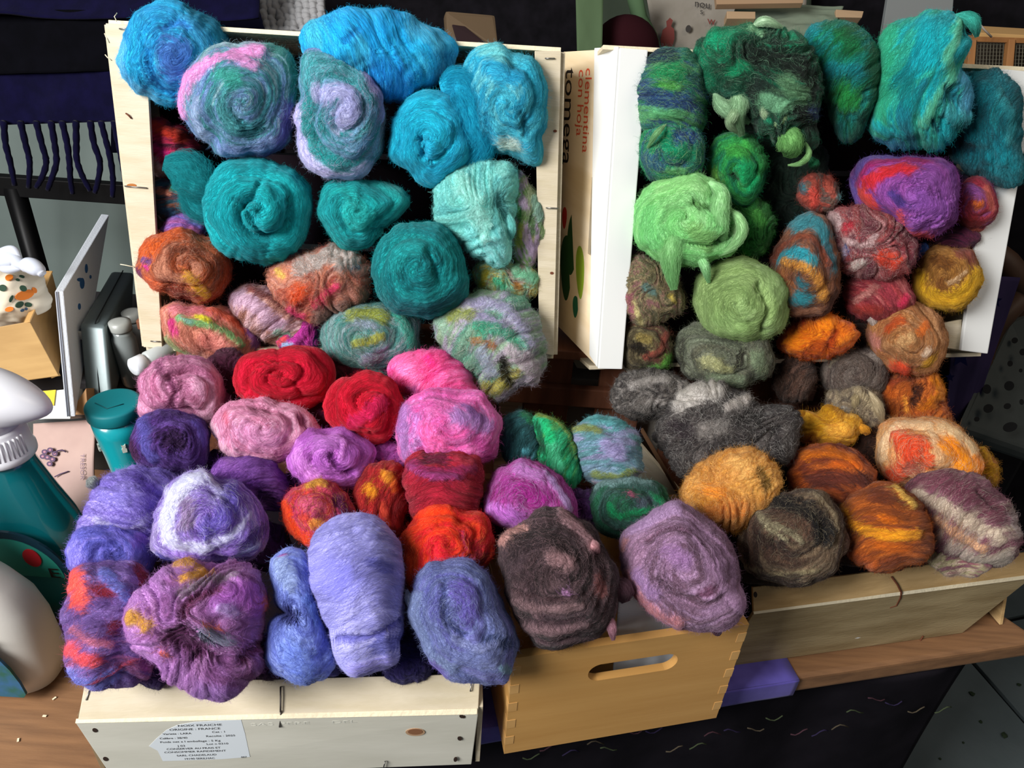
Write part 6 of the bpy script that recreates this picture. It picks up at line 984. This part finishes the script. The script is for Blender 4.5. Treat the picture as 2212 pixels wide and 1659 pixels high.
for v in bm.verts: v.co = py(1350, 112, 1.5) + Vector((v.co.x * .062, v.co.y * .05, v.co.z * .062))
o = from_bm('maroon_cushion', bm, mat('maroon_felt', '2a0f14', .9), None, True); recentre(o); tag(o, 'round dark maroon cushion behind the printed crate', 'cushion')
tb = empty('tote_bag', py(1540, 100, 1.6), 'grey-beige cotton tote bag printed with a small figure and letters', 'bag')
TB = mat('tote_cotton', '8b857c', .9, col2='7f796f', scale=20, bump=.2, bscale=150)
o = cloth('bag_panel', (py(1425, 150, 1.56), py(1740, 150, 1.56), py(1740, -50, 1.63), py(1392, -50, 1.63)), TB, 40, 24, .012, 3, 1.5, .006, seed=12, parent=tb); 
tube('bag_handle', [py(1370, -10, 1.54), py(1382, 40, 1.54), py(1405, 80, 1.53), py(1420, 115, 1.53)], [.014, .014, .013, .010], mat('green_webbing2', '4c6448', .85), tb, 10)
TR = mat('tote_red', '6e3a36', .85); TD = mat('tote_dark', '3d3a38', .85)
def ont(x, y): return onplane(x, y, py(1425, 150, 1.545), (0, -1, .6), 0)
def onT(x, y): return py(x, y, 1.565 + (110 - y) * .0004)
def tp(s, x, y, px, m): O = onT(x, y) ; text('tote_print', s, px * .00098, O, onT(x + 10, y + 1.5) - O, onT(x, y - 10) - O, m, tb, 1.0)
tp('nou', 1500, 14, 20, TD); tp('s', 1512, 30, 16, TD); tp('w', 1528, 52, 22, TR); tp('.', 1480, 62, 18, TD)
prism('printed_figure', [(x * .001, y * .001) for x, y in ((-8, -30), (9, -30), (13, -5), (10, 10), (4, 14), (6, 24), (0, 28), (-6, 22), (-4, 13), (-11, 8), (-13, -8))], onT(1443, 75), (1, 0, .03), (0, .3, 1), .001, TR, tb)
prism('printed_sprig', ell(.005, .006), onT(1487, 62), (1, 0, 0), (0, .3, 1), .001, TD, tb)
rkw = empty('drying_rack', py(1700, 30, 1.6), 'wooden batten rack with folded green-grey cloth above the dark green wool', 'rack'); WD = mat('raw_batten', 'a58a6c', .7)
slab('top_plank', py(1545, -20, 1.42), py(1738, -20, 1.42), py(1735, 6, 1.40), py(1548, 9, 1.40), .012, mat('plank_tan', '9c7f62', .7), rkw, .001)
slab('batten', py(1570, 24, 1.40), py(1632, 25, 1.40), py(1632, 40, 1.39), py(1570, 40, 1.39), .02, WD, rkw, .001); slab('batten', py(1806, 20, 1.44), py(1866, 24, 1.44), py(1862, 38, 1.43), py(1806, 37, 1.43), .02, WD, rkw, .001)
fo = cloth('folded_cloth', (py(1600, 95, 1.36), py(1800, 60, 1.40), py(1824, 10, 1.46), py(1590, 8, 1.46)), mat('sage_cloth', '74806f', .9, bump=.3, bscale=60), 60, 40, .004, 5, 7, .012, seed=17); recentre(fo); tag(fo, 'folded sage green cloth lying on the batten rack', 'cloth')
gp = slab('leaning_board', py(1922, -30, 1.65), py(2062, -30, 1.65), py(2050, 130, 1.62), py(1898, 120, 1.62), .012, mat('grey_panel_m', '7c8080', .8), None, .001); recentre(gp); tag(gp, 'plain grey board leaning behind the turquoise wool', 'board')
# wooden crate with wire mesh, top right
WC = mat('orange_crate_wood', '9a6a3c', .65, col2='85572e', scale=10, stretch=(8, 1, 1)); cm = empty('mesh_front_crate', py(2150, 120, 1.45), 'orange-brown wooden crate with wire mesh front at the top right', 'crate')
slab('crate_lid', py(2105, 55, 1.5), py(2290, 66, 1.5), py(2290, 80, 1.44), py(2105, 70, 1.44), .012, mat('lid_light', 'c39a62', .6), cm, .001)
slab('top_rail', py(2098, 78, 1.44), py(2290, 84, 1.44), py(2290, 96, 1.44), py(2094, 90, 1.44), .012, WC, cm, .001)
for x in (2084, 2168, 2250): slab('post', py(x + 12, 84, 1.438), py(x + 26, 85, 1.438), py(x + 18, 190, 1.40), py(x, 190, 1.40), .012, WC, cm, .001)
bm = bmesh.new()
for k in range(26): x = 2098 + k * 7; tube_bm(bm, [py(x, 92, 1.446), py(x - 6, 185, 1.41)], .0005, 4)
for k in range(12): y = 96 + k * 8; tube_bm(bm, [py(2092, y, 1.444 - k * .003), py(2290, y + 2, 1.444 - k * .003)], .0005, 4)
wm_ = from_bm('wire_mesh', bm, mat('mesh_wire', '6d6a5c', .5, .5), cm); wm_['kind'] = 'stuff'
slab('crate_back', py(2085, 80, 1.6), py(2290, 80, 1.6), py(2290, 210, 1.52), py(2085, 210, 1.52), .01, mat('crate_dark', '2b2620', .9), cm, .001)
tube('straw', [py(2116, 52, 1.40), py(2128, 66, 1.40), py(2142, 80, 1.40)], .0016, mat('straw_m', '9a8f86', .7), cm, 6)
# ------------------------------------------------------------------ behind, right: chair with dotted cushion, purple cloth
CHW = mat('chair_wood', '4a3222', .6, col2='3c281a', scale=10); ch = empty('wooden_chair', py(2140, 900, 1.25), 'dark wooden armchair frame behind the right-hand crates', 'chair')
tube('chair_rail', [py(2120, 520, 1.38), py(2172, 565, 1.36), py(2230, 640, 1.32)], [.02, .024, .026], CHW, ch, 10)
tube('chair_arm', [py(2212, 640, 1.27), py(2160, 700, 1.27), py(2125, 790, 1.25), py(2075, 900, 1.22)], [.016, .016, .015, .014], CHW, ch, 10)
tube('chair_leg', [py(2230, 660, 1.33), Vector(py(2230, 660, 1.33)) + Vector((.02, .02, -1.05))], .018, CHW, ch, 10)
CU_ = mat('grey_dotted', '4b4f4d', .9, col2='464a48', scale=30); cu = slab('dotted_cushion', py(2172, 690, 1.32), py(2330, 640, 1.32), py(2330, 1010, 1.14), py(2066, 920, 1.14), .05, CU_, None, .012); recentre(cu)
tag(cu, 'grey cushion with black dots on the wooden armchair', 'cushion'); 
A0, A1, A3 = py(2172, 690, 1.32), py(2330, 640, 1.32), py(2066, 920, 1.14); nCU = (A1 - A0).cross(A3 - A0).normalized(); nCU = -nCU if nCU.y > 0 else nCU
for x, y, rx, ry in ((2182, 785, 6, 6), (2180, 833, 11, 10), (2132, 840, 9, 10), (2135, 882, 11, 9), (2176, 877, 8, 6), (2182, 922, 16, 10), (2207, 868, 5, 6), (2210, 760, 8, 7), (2205, 800, 4, 4), (2110, 905, 6, 5), (2228, 935, 10, 8), (2192, 735, 7, 6)):
    c = onplane(x, y, A0, nCU, .001); prism('black_dot', ell(rx, ry, 18, rot=.2), c, onplane(x + 1, y, A0, nCU, .001) - c, c - onplane(x, y + 1, A0, nCU, .001), .001, mat('dot_black', '0b0b0d', .8), cu)
PC = mat('dusky_purple_cloth', '3a3050', .9, col2='2c2742', scale=8, bump=.2, bscale=60); pc = cloth('star_cloth', (py(2030, 960, 1.16), py(2085, 960, 1.16), py(2205, 600, 1.26), py(2085, 590, 1.26)), PC, 30, 40, .010, 3, 2, .004, seed=31); recentre(pc)
tag(pc, 'dusky purple cloth with navy stars behind the white crate edge', 'cloth')
NV = mat('navy_star', '0d1034', .9)
for x, y, r in ((2052, 815, 11), (2075, 770, 26), (2150, 650, 16), (2100, 720, 12)):
    P = [((r if k % 2 == 0 else r * .45) * math.cos(math.pi / 2 + k * math.pi / 5), (r if k % 2 == 0 else r * .45) * math.sin(math.pi / 2 + k * math.pi / 5)) for k in range(10)]
    c = onplane(x, y, py(2085, 700, 1.215), (0, -.95, .3), 0); prism('star_print', P, c, onplane(x + 1, y, py(2085, 700, 1.215), (0, -.95, .3)) - c, c - onplane(x, y + 1, py(2085, 700, 1.215), (0, -.95, .3)), .001, NV, pc)
backcloth(2040, 380, 2330, 1300, 1.62, BLACK, 'black cloth hanging behind the dotted cushion', seed=41)
for o in bpy.data.objects:      # parts made before their thing was recentred keep their place
    pass
